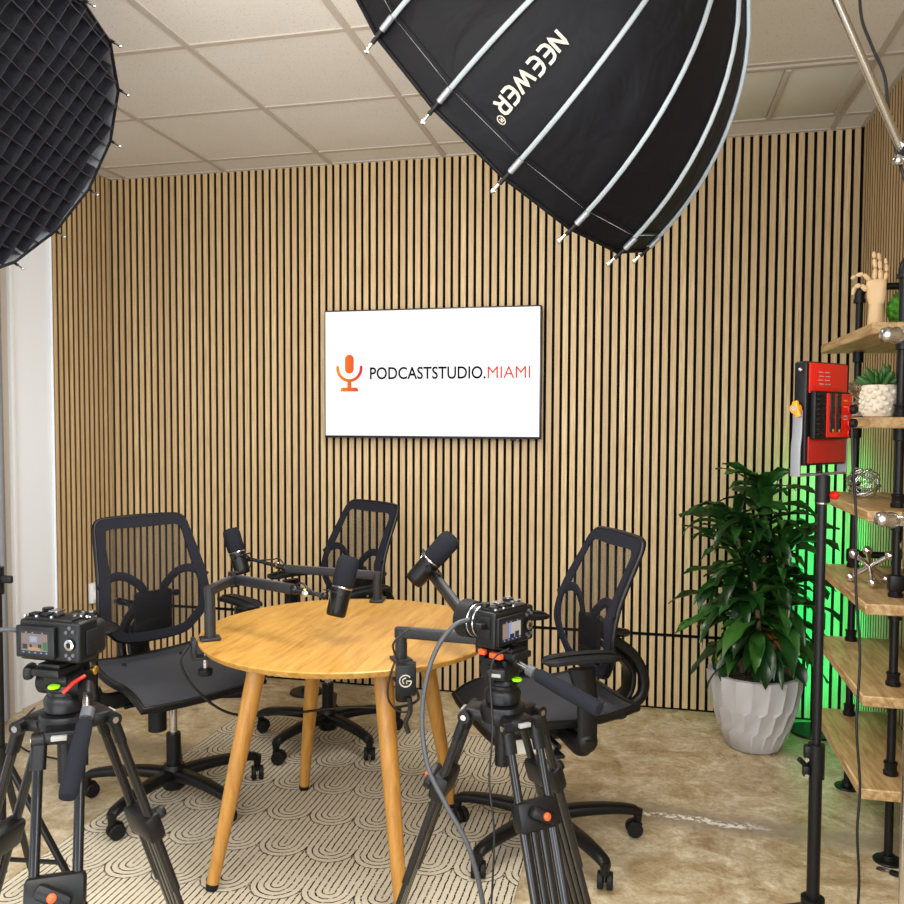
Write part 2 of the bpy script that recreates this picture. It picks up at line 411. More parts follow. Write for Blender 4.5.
# curtain
def ripple_sheet(x, y0, y1, z0, z1, mt):
    n = 220; vs = []; fs = []
    for zi, z in enumerate((z0, (z0+z1)/2, z1)):
        for i in range(n+1):
            t = i/n; y = y0+(y1-y0)*t
            vs.append((x + .016*math.sin(2*PI*(y*6)) + .006*math.sin(2*PI*y*4+zi), y, z))
    for zi in range(2):
        for i in range(n): a = zi*(n+1)+i; fs.append([a, a+1, a+n+2, a+n+1])
    vs2 = [(p[0]+.003, p[1], p[2]) for p in vs]; b = len(vs)
    fs2 = [[q+b for q in f][::-1] for f in fs]
    m = MB(); m.add(vs+vs2, fs+fs2, mt, True); return m
c = ripple_sheet(XL+.07, -.905, -2.3, .02, 2.68, 'curtain_cloth').build('curtain')
tag(c, 'long grey curtain hanging beside the white wall at the left edge', 'curtain')
m = MB(); m.cyl((XL+.07, -.84, 2.69), (XL+.07, -2.35, 2.69), .012, 'white_plastic')
for y in (-.95, -2.2): m.box((XL+.035, y, 2.69), (.07, .02, .02), 'white_plastic')
tag(m.build('curtain_rod'), 'white curtain rod above the grey curtain at the left', 'curtain rod')
# troffer
tx0, tx1, ty0, ty1 = GX0+4*T+.012, GX0+5*T-.012, GY0-T+.012, GY0-.012
t = thing('ceiling_light', 'square recessed ceiling light with two frosted panels in the right rear of the ceiling', 'ceiling light', ((tx0+tx1)/2, (ty0+ty1)/2, H-.006))
m = MB(); w = (tx1-tx0)
for cx, cy, sx_, sy_ in ((0, w/2-.014, w, .028), (0, -w/2+.014, w, .028), (w/2-.014, 0, .028, w-.056), (-w/2+.014, 0, .028, w-.056)):
    m.box((cx, cy, .004), (sx_, sy_, .014), 'grid_metal', .002)
m.build('frame', t)
MB().box((0, 0, .002), (.022, w-.056, .02), 'grid_metal', .002).build('centre_bar', t)
for sg in (-1, 1):
    MB().box((sg*(w/4-.008), 0, .006), (w/2-.042, w-.06, .008), 'troffer_lens', .001).build('lens', t)
# rug
m = MB()
m.box((.0, 0, .003), (1.52, 2.4, .006), 'rug_pile', .002)
rug = m.build('area_rug', loc=(-1.12, -1.775, 0))
tag(rug, 'cream rug with black dashed nested arches under the round table', 'rug')
# small white box on the wall
w_ = thing('wall_outlet_box', 'small white plastic box on the left slatted wall behind the left camera', 'outlet box', (XL+.014, -.22, .47))
MB().box((.014, 0, 0), (.028, .07, .11), 'white_plastic', .006).build('cover', w_)
MB().box((.034, 0, -.012), (.02, .045, .05), 'white_plastic', .006).build('plug', w_)

# ------------------------------------------------------------------ television
tv = thing('television', 'flat television mounted on the slatted wall showing a podcast studio logo', 'television', (-1.0735, 0, 1.656))
MB().box((0, -.062, 0), (1.135, .035, .66), 'tv_bezel', .004).build('housing', tv)
MB().box((0, -.0815, .002), (1.119, .004, .640), 'tv_screen').build('screen', tv)
MB().box((0, -.030, 0), (.4, .03, .3), 'black_metal', .003).build('wall_bracket', tv)
MB().box((.43, -.075, -.334), (.03, .012, .008), 'black_plastic', .002).build('sensor', tv)
YT = -.0845
def tvtext(txt, x0, x1, z0, z1, mt, nm, off=0):
    vs, fs, b = text_mesh(txt, 1, off)
    MB().add([(x0+(v.x-b[0])/(b[1]-b[0])*(x1-x0), YT, z0+(v.y-b[2])/(b[3]-b[2])*(z1-z0)) for v in vs], fs, mt).build(nm, tv)
tvtext('PODCASTSTUDIO.', -.316, .290, -.029, .034, 'logo_black', 'lettering', .014)
tvtext('MIAMI', .300, .514, -.027, .032, 'logo_red', 'lettering')
m = MB()
def disc_poly(pts): return [(x, 0, z) for x, z in pts]
cap = [(.024*math.cos(a), .048+.024*math.sin(a)) for a in [PI*i/16 for i in range(17)]] + [(.024*math.cos(a), -.002+.024*math.sin(a)) for a in [PI+PI*i/16 for i in range(17)]]
cap = [(x, z+.02) for x, z in cap]
m.add(disc_poly(cap), [list(range(len(cap)))], 'logo_gradient')
NA = 24; vs = []; fs = []
for i in range(NA+1):
    a = PI+PI*i/NA
    for r in (.056, .072): vs.append((r*math.cos(a), 0, .022+r*math.sin(a)))
for i in range(NA): fs.append([2*i, 2*i+1, 2*i+3, 2*i+2])
m.add(vs, fs, 'logo_gradient')
for sg in (-1, 1):
    cc_ = [(sg*.064+.008*math.cos(2*PI*i/16), .024+.012*math.sin(2*PI*i/16)) for i in range(16)]
    m.add([(x, .0003, z) for x, z in cc_], [list(range(16))], 'logo_gradient')
m.add([(-.011, .0004, -.085), (.011, .0004, -.085), (.011, .0004, -.046), (-.011, .0004, -.046)], [[0, 1, 2, 3]], 'logo_gradient')
bs = [(-.048, -.098)]+[(-.034+.014*math.cos(a)*1, -.092+.014*math.sin(a)) for a in [PI-PI/2*i/6 for i in range(7)]]+[(.034+.014*math.cos(a), -.092+.014*math.sin(a)) for a in [PI/2-PI/2*i/6 for i in range(7)]]+[(.048, -.098)]
m.add([(x, .0005, z) for x, z in bs], [list(range(len(bs)))], 'logo_gradient')
m.build('microphone_logo', tv, (-.428, YT, .008))

# ------------------------------------------------------------------ round table
tb = thing('round_table', 'round oak table with four splayed tapered legs on the cream rug', 'table', (-.94, -1.63, .0062))
RT, ZT = .480, .7215
m = MB(); m.lathe([(RT-.03, ZT-.024), (RT-.012, ZT-.021), (RT-.002, ZT-.008), (RT, ZT-.003), (RT-.003, ZT)], 'table_oak', 96, smooth=True)
m.build('tabletop', tb)
MB().box((0, 0, ZT-.036), (.50, .50, .024), 'leg_oak', .004, rot=(0, 0, R_(45)*0)).build('apron', tb)
for fx, fy in ((-.31, -.355), (-.315, .355), (.27, .345), (.285, -.36)):
    tp = Vector((fx*.66, fy*.66, ZT-.026)); ft = Vector((fx, fy, 0))
    m = MB(); d = (ft-tp).normalized()
    m.tube([tp, tp+d*.3, ft-d*.016], [.0295, .0265, .0185], 'leg_oak', 24)
    leg = m.build('leg', tb)
    MB().tube([ft-d*.02, ft-d*.001], [.019, .018], 'black_rubber', 20).build('foot_pad', leg)

# ------------------------------------------------------------------ task chairs
def back_x(z):   # how far back the backrest sits at height z
    return -.122 - .16*max(0, .70-z) - .52*max(0, z-.78)
def outline(n=0):
    pts = [(-.12, .585), (-.168, .62), (-.206, .67), (-.215, .73), (-.206, .83), (-.188, .96), (-.180, 1.005), (-.160, 1.026), (-.11, 1.032), (0, 1.034)]
    full = pts + [(-y, z) for y, z in pts[-2::-1]] + [(0, .575)]
    return full
def task_chair(name, label, hx, hy, face, base_rot, tagged=False):
    ch = thing(name, label, 'chair', (hx, hy, .0062), R_(face), 'black mesh task chairs')
    z_off = .0
    B = R_(base_rot - face)
    # base
    m = MB()
    m.lathe([(.036, .045), (.042, .055), (.046, .085), (.042, .118), (.036, .135)], 'black_plastic', 28)
    for i in range(5):
        a = B+2*PI*i/5; u = Vector((math.cos(a), math.sin(a), 0))
        pts = [u*.03+Vector((0, 0, .098)), u*.12+Vector((0, 0, .106)), u*.23+Vector((0, 0, .103)), u*.31+Vector((0, 0, .092)), u*.332+Vector((0, 0, .080))]
        m.tube(spline(pts, 5), 1, 'black_plastic', sec=None, up=(0, 0, 1)) if False else None
        P = spline(pts, 5); L = len(P); rr = []
        sd = Vector((-u.y, u.x, 0))
        for q, p in enumerate(P):
            t_ = q/(L-1); w = .030-.013*t_; h = .022-.009*t_
            rr.append([p+sd*x*w+Vector((0, 0, y*h)) for x, y in rsec(2, 2, .35)])
        m.ring(rr, 'black_plastic')
        e = u*.325
        m.cone(e+Vector((0, 0, .052)), e+Vector((0, 0, .092)), .013, .017, 'black_plastic', 16)
    m.build('star_base', ch)
    for i in range(5):
        a = B+2*PI*i/5; u = Vector((math.cos(a), math.sin(a), 0)); e = u*.325
        sw = a+R_((i*67+base_rot*3) % 150-75); wd = Vector((math.cos(sw), math.sin(sw), 0)); ax = Vector((-wd.y, wd.x, 0))
        c0 = e - wd*.012 + Vector((0, 0, .0275+(0.0 if True else 0)))
        m = MB(); m.cyl(e+Vector((0, 0, .03)), e+Vector((0, 0, .07)), .007, 'black_plastic', 12)
        m.tube([c0+wd*.024*math.cos(t)*1.0+Vector((0, 0, .029*math.sin(t))) for t in [R_(15+15*q) for q in range(11)]], 1, 'black_plastic', sec=rsec(.012, .004), up=ax)
        cs = m.build('caster', ch)
        for sg in (-1, 1):
            MB().lathe([(.010, -.009), (.024, -.009), (.0268, -.006), (.0268, .006), (.024, .009), (.010, .009)], 'black_rubber', 24, c0+ax*sg*.014, ax).build('wheel', cs)
    m = MB(); m.cyl((0, 0, .12), (0, 0, .25), .026, 'black_plastic', 24); m.cyl((0, 0, .25), (0, 0, .40), .014, 'steel', 18)
    m.build('gas_cylinder', ch)
    # mechanism
    m = MB(); m.box((-.01, 0, .405), (.24, .17, .055), 'black_plastic', .015)
    m.box((-.13, 0, .425), (.12, .11, .05), 'black_plastic', .012)
    for q in (-.05, .04): m.cyl((q, -.20, .405), (q, .20, .405), .010, 'black_metal', 12)
    mech = m.build('tilt_mechanism', ch)
    m = MB(); m.cyl((.06, -.09, .385), (.06, -.09, .30), .032, 'black_rubber', 20); m.cyl((.06, -.09, .385), (.06, -.09, .41), .02, 'black_plastic', 20); m.build('tension_knob', ch)
    m = MB(); m.tube([(.03, .08, .40), (.04, .18, .395), (.06, .23, .40)], .006, 'black_plastic', 8); m.box((.065, .245, .402), (.035, .05, .012), 'black_plastic', .005); m.build('lever', ch)
    # seat: mesh sheet in a moulded rim
    NX, NY = 18, 16; top = []
    def seat_pt(s_, t_):
        x = -.225+.475*s_; y = (t_-.5)*2
        hw = .238 - .03*(1-s_)**2*1.2 - .02*max(0, s_-.8)*5*.4
        z = .492 + .010*abs(y)**2.4 - .045*max(0, (s_-.72)/.28)**2 + .012*max(0, .2-s_)/.2 - .010*math.exp(-((s_-.4)/.25)**2)
        return Vector((x, y*hw, z))
    for i in range(NX+1):
        for j in range(NY+1): top.append(seat_pt(i/NX, j/NY))
    fs = [[i*(NY+1)+j, (i+1)*(NY+1)+j, (i+1)*(NY+1)+j+1, i*(NY+1)+j+1] for i in range(NX) for j in range(NY)]
    m = MB(); n0 = len(top)
    m.add(top+[p-Vector((0, 0, .010)) for p in top], fs+[[q+n0 for q in f_][::-1] for f_ in fs], 'seat_mesh', True)
    seat = m.build('seat', ch)
    edge = [seat_pt(i/12, 0) for i in range(13)]+[seat_pt(1, j/10) for j in range(1, 11)]+[seat_pt(i/12, 1) for i in range(11, -1, -1)]+[seat_pt(0, j/10) for j in range(9, 0, -1)]
    m = MB(); m.tube([p-Vector((0, 0, .008)) for p in edge], 1, 'black_plastic', sec=rsec(.022, .026, .45), up=(0, 0, 1), closed=True)
    # under-seat shell ribs
    for y in (-.13, .13):
        m.tube(spline([(-.17, y*.9, .478), (-.08, y*.8, .438), (.06, y*.8, .432), (.19, y, .452)], 5), 1, 'black_plastic', sec=rsec(.02, .05, .4), up=(0, 0, 1))
    rr = []
    for q in range(9):
        x = -.18+.38*q/8; d_ = .045*math.sin(PI*(q+.6)/9.2)
        rr.append([(x, y*(.205-.0), .474-d_*(1-(y)**2)) for y in [i/6-1 for i in range(13)]])
    vs = [p for r in rr for p in r]; fs = [[a*13+b, (a+1)*13+b, (a+1)*13+b+1, a*13+b+1] for a in range(8) for b in range(12)]
    m.add(vs, fs, 'black_plastic', True)
    m.build('seat_frame', ch)
    # back: outline band, mesh panel, butterfly lumbar band, curved spine
    O = outline(); loop = spline([(back_x(z), y, z) for y, z in O], 5, True)
    fb = []
    cen = Vector((-.2, 0, .82))
    m = MB(); n = len(loop); vs = []; fs = []
    for p in loop:
        inn = Vector((0, -p.y, .80-p.z)); l_ = inn.length; wd = .040 if p.z > .66 else .034
        q = p + inn/l_*wd; q.x = back_x(q.z)
        for b_ in (p+Vector((.006, 0, 0)), p+Vector((-.010, 0, 0)), q+Vector((-.006, 0, 0)), q+Vector((.003, 0, 0))): vs.append(b_)
        fb.append(q)
    for i in range(n):
        a, b = i*4, ((i+1) % n)*4
        for q in range(4): fs.append([a+q, a+(q+1) % 4, b+(q+1) % 4, b+q])
    m.add(vs, fs, 'foam', False)
    back = m.build('backrest', ch)
    m = MB(); m.tube([p+Vector((-.010, 0, 0)) for p in loop], .009, 'black_plastic', 10, closed=True); m.build('rim', back)
    # mesh panel
    ZS = 26; vs = []; fs = []
    ys_at = []
    for i in range(ZS+1):
        z = .60+(1.005-.60)*i/ZS
        # half width by interpolation of left outline
        pl = [(-.12, .585), (-.168, .62), (-.206, .67), (-.215, .73), (-.206, .83), (-.188, .96), (-.180, 1.005), (-.160, 1.026)]
        hw = .1
        for (y0, z0), (y1, z1) in zip(pl, pl[1:]):
            if z0 <= z <= z1: hw = -(y0+(y1-y0)*(z-z0)/(z1-z0))
        hw -= .012
        for j in range(17):
            y = hw*(j/8-1); vs.append((back_x(z)-.002-.012*(1-(j/8-1)**2), y, z))
    for i in range(ZS):
        for j in range(16): a = i*17+j; fs.append([a, a+1, a+18, a+17])
    MB().add(vs, fs, 'mesh_fabric', True).build('mesh_panel', back)
    m = MB()
    for sg in (-1, 1):
        pts = [(back_x(.78)-.010, sg*.212, .792), (back_x(.81)-.012, sg*.165, .825), (back_x(.82)-.014, sg*.115, .826), (back_x(.80)-.02, sg*.07, .800), (back_x(.76)-.026, sg*.040, .760), (back_x(.68)-.03, sg*.034, .66)]
        m.tube(spline(pts, 6), 1, 'foam', sec=rsec(.007, .034, .4), up=None if False else (-1, 0, 0)) if False else m.tube(spline(pts, 6), 1, 'foam', sec=rsec(.032, .008, .4), up=(1, 0, 0))
    m.box((back_x(.68)-.028, 0, .675), (.020, .15, .17), 'black_plastic', .01)
    m.build('lumbar_band', back)
    m = MB()
    for sg in (-1, 1):
        m.tube(spline([(-.10, sg*.05, .43), (-.22, sg*.05, .432), (-.315, sg*.048, .475), (-.335, sg*.045, .54), (-.300, sg*.04, .62), (-.215, sg*.035, .69), (-.155, sg*.03, .745)], 6), 1, 'black_plastic', sec=rsec(.036, .030, .4), up=(0, 1, 0))
    m.box((-.19, 0, .43), (.16, .12, .03), 'black_plastic', .01)
    m.tube(spline([(-.25, 0, .435), (-.30, 0, .50), (-.295, 0, .58), (-.20, 0, .66)], 5), 1, 'black_plastic', sec=rsec(.02, .07, .4), up=(0, 1, 0))
    m.build('spine', ch)
    m = MB()
    for sg in (-1, 1): m.tube(spline([(-.19, sg*.03, .70), (-.235, sg*.07, .71), (-.235, sg*.105, .72), (-.19, sg*.115, .73)], 5), .013, 'black_gloss', 10)
    m.build('lumbar_adjuster', ch)
    for sg in (-1, 1):
        arm = MB()
        arm.tube(spline([(-.01, sg*.10, .425), (-.01, sg*.22, .418), (-.01, sg*.275, .435), (-.012, sg*.292, .47)], 5), 1, 'black_plastic', sec=rsec(.06, .03, .4), up=(1, 0, 0))
        arm.ball((-.012, sg*.290, .45), .034, 'black_plastic', 20, (1.0, .75, 1))
        P = [Vector((-.012, sg*.291, .45)), Vector((-.012, sg*.291, .56)), Vector((-.006, sg*.288, .61)), Vector((.006, sg*.284, .672))]
        arm.tube(spline(P, 4), 1, 'black_plastic', sec=rsec(.062, .034, .45), up=(1, 0, 0)) if False else None
        rr = []
        for q, p in enumerate(spline(P, 4)):
            wx = .032+.012*(q/12)**2; rr.append([(p.x+x*wx, p.y+y*.017, p.z) for x, y in rsec(2, 2, .45)])
        arm.ring(rr, 'black_plastic')
        a_ = arm.build('armrest', ch)
        pad = MB(); rr = []
        for q in range(15):
            t_ = q/14; x = -.125+.255*t_; e_ = math.sqrt(max(.02, 1-(2*t_-1)**6))
            rr.append([(x, sg*.278+y*.046*e_, .697+zz*.0155*e_ + .006*math.sin(PI*t_)) for y, zz in rsec(2, 2, .7, 4)])
        pad.ring(rr, 'black_rubber'); pad.build('arm_pad', a_)
    if tagged:
        MB().box((.10, .12, .385), (.11, .004, .045), 'tag_paper').build('paper_tag', ch)
    return ch
task_chair('task_chair', 'black mesh task chair at the left of the table, behind the left camera', -1.69, -1.465, -32, -24)
task_chair('task_chair', 'black mesh task chair at the back of the table under the television', -1.355, -.77, 237, -37)
task_chair('task_chair', 'black mesh task chair at the right of the table behind the right camera', -.31, -1.47, 209, 22, True)

# ------------------------------------------------------------------ parabolic softboxes
def softbox(name, label, c, az, el, ph, sgn, grid, txt):
    c = Vector(c); ax = Vector((math.cos(el)*math.cos(az), math.cos(el)*math.sin(az), math.sin(el)))
    u = ax.cross(Vector((0, 0, 1))).normalized(); v = ax.cross(u)
    RB, DP = .438, .53
    M = Matrix(((u.x, v.x, ax.x, 0), (u.y, v.y, ax.y, 0), (u.z, v.z, ax.z, 0), (0, 0, 0, 1)))   # local z = the way it shines
    root = thing(name, label, 'softbox', c)
    root.matrix_world = Matrix.Translation(c) @ M
    ang = [ph+sgn*2*PI*k/16 for k in range(16)]
    def P(k, s, off=0):
        t = ph+sgn*2*PI*k/16; i = math.floor(k); fr = k-i
        r = RB*math.sqrt(max(0, 1-s*s))
        if fr > 1e-6:
            a0, a1 = ph+sgn*2*PI*i/16, ph+sgn*2*PI*(i+1)/16
            p = Vector((r*math.cos(a0), r*math.sin(a0), 0)).lerp(Vector((r*math.cos(a1), r*math.sin(a1), 0)), fr)
            p *= 1-.012*math.sin(PI*fr)*math.sin(PI*min(1, s+.05))
        else: p = Vector((r*math.cos(t), r*math.sin(t), 0))
        if off: p = p + Vector((p.x/RB*off, p.y/RB*off, -off*s))
        return Vector((p.x, p.y, -DP*s+p.z))
    SS = [0, .02, .08, .16, .24, .32, .40, .48, .56, .64, .72, .80, .87, .93, .965]
    rr = [[P(k/3, s) for k in range(48)] for s in SS]
    m = MB(); vs = [p for r in rr for p in r]; n = 48
    fs = [[i*n+j, i*n+(j+1) % n, (i+1)*n+(j+1) % n, (i+1)*n+j] for i in range(len(SS)-1) for j in range(n)]
    m.add(vs, fs, 'softbox_black', True)
    sh = m.build('fabric_shell', root)
    m = MB(); vs = [p*0.985 for p in vs]; m.add(vs, fs, 'softbox_silver', True); m.build('silver_lining', root)
    # hem
    m = MB(); m.tube([P(k/3, 0, .002) for k in range(48)], .004, 'softbox_black', 8, closed=True)
    m.tube([P(k/3, .10, .0015) for k in range(48)], .0012, 'softbox_black', 6, closed=True)
    m.build('rim_hem', root)
    for k in range(16):
        m = MB(); m.tube([P(k, s, .0045) for s in [i/14*.93+.07 for i in range(15)]], 1, 'silver_grey_rod', sec=rsec(.0095, .005, .45), up=None, smooth=True)
        rod = m.build('rod', root)
        m = MB(); a_ = P(k, .075, .006); b_ = P(k, 0, .006); d_ = (b_-a_).normalized()
        m.cyl(P(k, .085, .006), P(k, .03, .006), .0062, 'aluminium', 12)
        m.cyl(P(k, .03, .006), b_+d_*.012, .0045, 'black_plastic', 10)
        m.cyl(b_+d_*.006, b_+d_*.030, .0028, 'steel', 10); m.ball(b_+d_*.031, .0048, 'steel', 10)
        m.build('rod_tip', rod)
    # speed ring and lamp body
    m = MB(); m.lathe([(.10, -DP*.955), (.115, -DP*.965), (.115, -DP*1.0), (.08, -DP*1.02)], 'black_metal', 40); m.build('speed_ring', root)
    m = MB(); m.lathe([(.055, -DP*1.0), (.06, -DP*1.02), (.06, -DP-.20), (.05, -DP-.22)], 'black_plastic', 32)
    lamp = m.build('lamp_head', root)
    # diffuser cloth
    m = MB(); zz = -.045 if not grid else -.085
    m.add([P(k, -zz/DP)*1.0 for k in range(16)], [list(range(16))], 'diffuser'); m.build('diffuser_cloth', root)
    if grid:
        g = MB(); step = .054; dp = .050; w = .0012
        rin = RB*.985
        a0 = R_(83)
        for fam in (0, 1):
            a = a0+fam*PI/2; d_ = Vector((math.cos(a), math.sin(a), 0)); q_ = Vector((-d_.y, d_.x, 0))
            i = -int(rin/step)-1
            while i*step < rin:
                off = (i+.5)*step
                if abs(off) < rin:
                    hl = math.sqrt(rin*rin-off*off); ns = max(2, int(2*hl/step)*2)
                    top = []; bot = []
                    for s_ in range(ns+1):
                        tt = -hl+2*hl*s_/ns
                        wv = .0015*math.sin(tt/step*PI+fam*1.3+i)+.003*math.sin(tt*9+i*2.1)
                        top.append(d_*tt+q_*(off+wv)+Vector((0, 0, .002+.003*math.sin(tt*13+i))))
                        bot.append(d_*tt+q_*(off+wv*.3)+Vector((0, 0, -dp)))
                    vs = []
                    for s_ in range(ns+1):
                        for p, e in ((top[s_], w), (top[s_], -w), (bot[s_], -w), (bot[s_], w)): vs.append(p+q_*e)
                    fs = [[s_*4+x, s_*4+(x+1) % 4, s_*4+4+(x+1) % 4, s_*4+4+x] for s_ in range(ns) for x in range(4)]
                    g.add(vs, fs, 'grid_fabric')
                i += 1
        gr = g.build('honeycomb_grid', root)
        m = MB(); m.add([p for k in range(16) for p in (P(k, 0)*.995, P(k, .14)*.985)], [[2*k, (2*k+2) % 32, (2*k+3) % 32, 2*k+1] for k in range(16)], 'grid_fabric'); m.build('grid_border', gr)
    if txt:
        # hand-drawn block letters: strokes in a unit box, laid on the panel between rods 1 and 2
        Ee = ([(1, 1), (.42, 1), (.12, .9), (0, .68), (0, .32), (.12, .1), (.42, 0), (1, 0)], [(0, .5), (.92, .5)])
        GL = [([(0, 0), (0, 1), (1, 0), (1, 1)],), Ee, Ee, ([(0, 1), (.27, 0), (.5, .92), (.73, 0), (1, 1)],), Ee,
              ([(0, 0), (0, 1), (.7, 1), (.93, .9), (1, .7), (.93, .5), (.7, .4), (.0, .4)], [(.55, .4), (1, 0)])]
        XB = [(.01, .125), (.175, .29), (.34, .455), (.50, .70), (.745, .86), (.90, 1.0)]
        CAPH, HWD = .030, .0029
        def lay(x, y):   # x along the word 0..1, y in cap heights
            s_ = .432-.282*x; w_ = (P(1, s_)-P(2, s_)).length; fr = .5+(y-.5)*CAPH/w_
            p = P(1, s_).lerp(P(2, s_), fr); nrm = Vector((p.x, p.y, 0)).normalized(); return p+nrm*.0022
        m = MB()
        def ribbon(pl, hw=HWD, closed=False):
            q = []
            for a_, b_ in zip(pl, pl[1:]):
                for t_ in range(5): q.append((a_[0]+(b_[0]-a_[0])*t_/5, a_[1]+(b_[1]-a_[1])*t_/5))
            q.append(pl[-1]); W3 = [lay(*z) for z in q]; vs = []
            for i_ in range(len(W3)):
                tg = (W3[min(i_+1, len(W3)-1)]-W3[max(i_-1, 0)]).normalized(); n_ = Vector((W3[i_].x, W3[i_].y, .08)).normalized(); sd_ = n_.cross(tg).normalized()
                vs += [W3[i_]+sd_*hw, W3[i_]-sd_*hw]
            m.add(vs, [[2*i_, 2*i_+1, 2*i_+3, 2*i_+2] for i_ in range(len(W3)-1)], 'white_print')
        for (xa, xb), gl in zip(XB, GL):
            for pl in gl: ribbon([(xa+(xb-xa)*x, y) for x, y in pl])
        cx_, cy_, rx_, ry_ = 1.075, 1.0, .036, .28
        ribbon([(cx_+rx_*math.cos(2*PI*i_/16), cy_+ry_*math.sin(2*PI*i_/16)) for i_ in range(17)], .0009)
        ribbon([(cx_-.014, cy_-.13), (cx_-.014, cy_+.13), (cx_+.010, cy_+.10), (cx_+.010, cy_+.02), (cx_-.014, cy_)], .0008); ribbon([(cx_, cy_), (cx_+.014, cy_-.13)], .0008)
        m.build('lettering', sh)
    return root, ax, c
txt_k = (1, 2)
sbR, axR, cR = softbox('parabolic_softbox', 'black parabolic softbox with silver rods and white lettering hanging over the table', (-.303, -2.337, 2.118), 2.697, -.626, 3.093, -1, False, 'NEEWER')
sbL, axL, cL = softbox('parabolic_softbox', 'black round softbox covered by a honeycomb fabric grid at the upper left', (-1.727, -2.228, 2.166), 6.38, -.594, 4.697, -1, True, None)
for c_, a_, pw in ((cR, axR, 30),):
    l_ = area('softbox_lamp', c_-a_*.035, c_+a_, .80, .80, pw, (1, .98, .95), 'DISK')
# boom stand on the right edge
st = thing('boom_stand', 'chrome stand at the right edge carrying the slanted boom arm', 'light stand', (.612, -2.10, 0))
m = MB(); m.cyl((0, 0, .09), (0, 0, 1.15), .0175, 'chrome', 24); m.cyl((0, 0, 1.15), (0, 0, 1.575), .0150, 'chrome', 24); m.cyl((0, 0, 1.575), (0, 0, 2.04), .0125, 'chrome', 24); m.build('pole', st)
for a in (60, 180, 300):
    u = Vector((math.cos(R_(a)), math.sin(R_(a)), 0))
    MB().tube(spline([u*.02+Vector((0, 0, .22)), u*.06+Vector((0, 0, .19)), u*.14+Vector((0, 0, .08)), u*.24+Vector((0, 0, .03)), u*.34+Vector((0, 0, .012))], 5), .011, 'chrome', 12).build('leg', st)
for z in (1.15, 1.575):
    m = MB(); m.cyl((0, 0, z-.075), (0, 0, z-.055), .031, 'chrome', 24); m.cyl((0, 0, z+.055), (0, 0, z+.075), .029, 'chrome', 24)
    m.box((-.006, 0, z), (.046, .04, .13), 'chrome', .008)
    m.cyl((0, -.045, z-.03), (0, .045, z-.03), .024, 'chrome', 24); m.lathe([(.016, -.006), (.022, 0), (.016, .006)], 'steel', 20, (0, -.047, z-.03), (0, 1, 0))
    cl = m.build('clamp', st)
    m = MB(); d = Vector((-.96, -.28, .10 if z < 1.3 else .02)).normalized(); o = Vector((-.02, -.01, z+.035))
    m.cyl(o, o+d*.03, .012, 'chrome', 16)
    m.lathe([(.012, .028), (.017, .034), (.020, .045), (.016, .055), (.019, .064), (.015, .076), (.008, .080)], 'steel', 9, o, d, smooth=False)
    m.build('handle', cl)
m = MB(); A_ = Vector((.561, -2.104, 2.018)); B_ = Vector((.374, -2.289, 2.293)); dd = (B_-A_).normalized()
O_ = Vector((.612, -2.10, 0))
m.cyl(A_-dd*.35-O_, A_+dd*.66-O_, .0095, 'steel', 20); boom = m.build('boom_arm', st)
m = MB(); m.cyl((-.055, -.03, 2.018), (.02, .02, 2.018), .020, 'chrome', 24); m.box((-.02, 0, 2.018), (.05, .05, .07), 'steel', .008); m.ball((-.07, -.03, 2.0), .013, 'steel', 14); m.build('boom_joint', st)
m = MB(); m.cyl(A_+dd*.60-O_, A_+dd*.66-O_, .018, 'black_plastic', 20); m.build('end_cap', boom)

# left stand carrying the gridded softbox
st = thing('light_stand', 'black light stand at the left edge behind the left camera', 'light stand', (-1.635, -2.38, 0))
m = MB(); m.cyl((0, 0, .22), (0, 0, 1.0), .014, 'black_metal', 20); m.cyl((0, 0, 1.0), (0, 0, 1.78), .011, 'black_metal', 20); m.build('pole', st)
for a in (-2, 118, 238):
    u = Vector((math.cos(R_(a)), math.sin(R_(a)), 0))
    m = MB(); m.tube([u*.025+Vector((0, 0, .52)), u*.36+Vector((0, 0, .012))], 1, 'black_metal', sec=rsec(.018, .012, .3), up=(0, 0, 1)); m.tube([u*.02+Vector((0, 0, .26)), u*.19+Vector((0, 0, .275))], .006, 'black_metal', 8); m.ball(u*.36+Vector((0, 0, .013)), .013, 'black_rubber', 12); m.build('leg', st)
m = MB(); m.cyl((0, 0, .48), (0, 0, .56), .022, 'black_plastic', 18); m.build('collar', st); m = MB(); m.cyl((0, 0, .96), (0, 0, 1.03), .02, 'black_plastic', 18); m.box((.03, 0, 1.0), (.04, .012, .02), 'black_plastic', .004); m.build('collar', st)

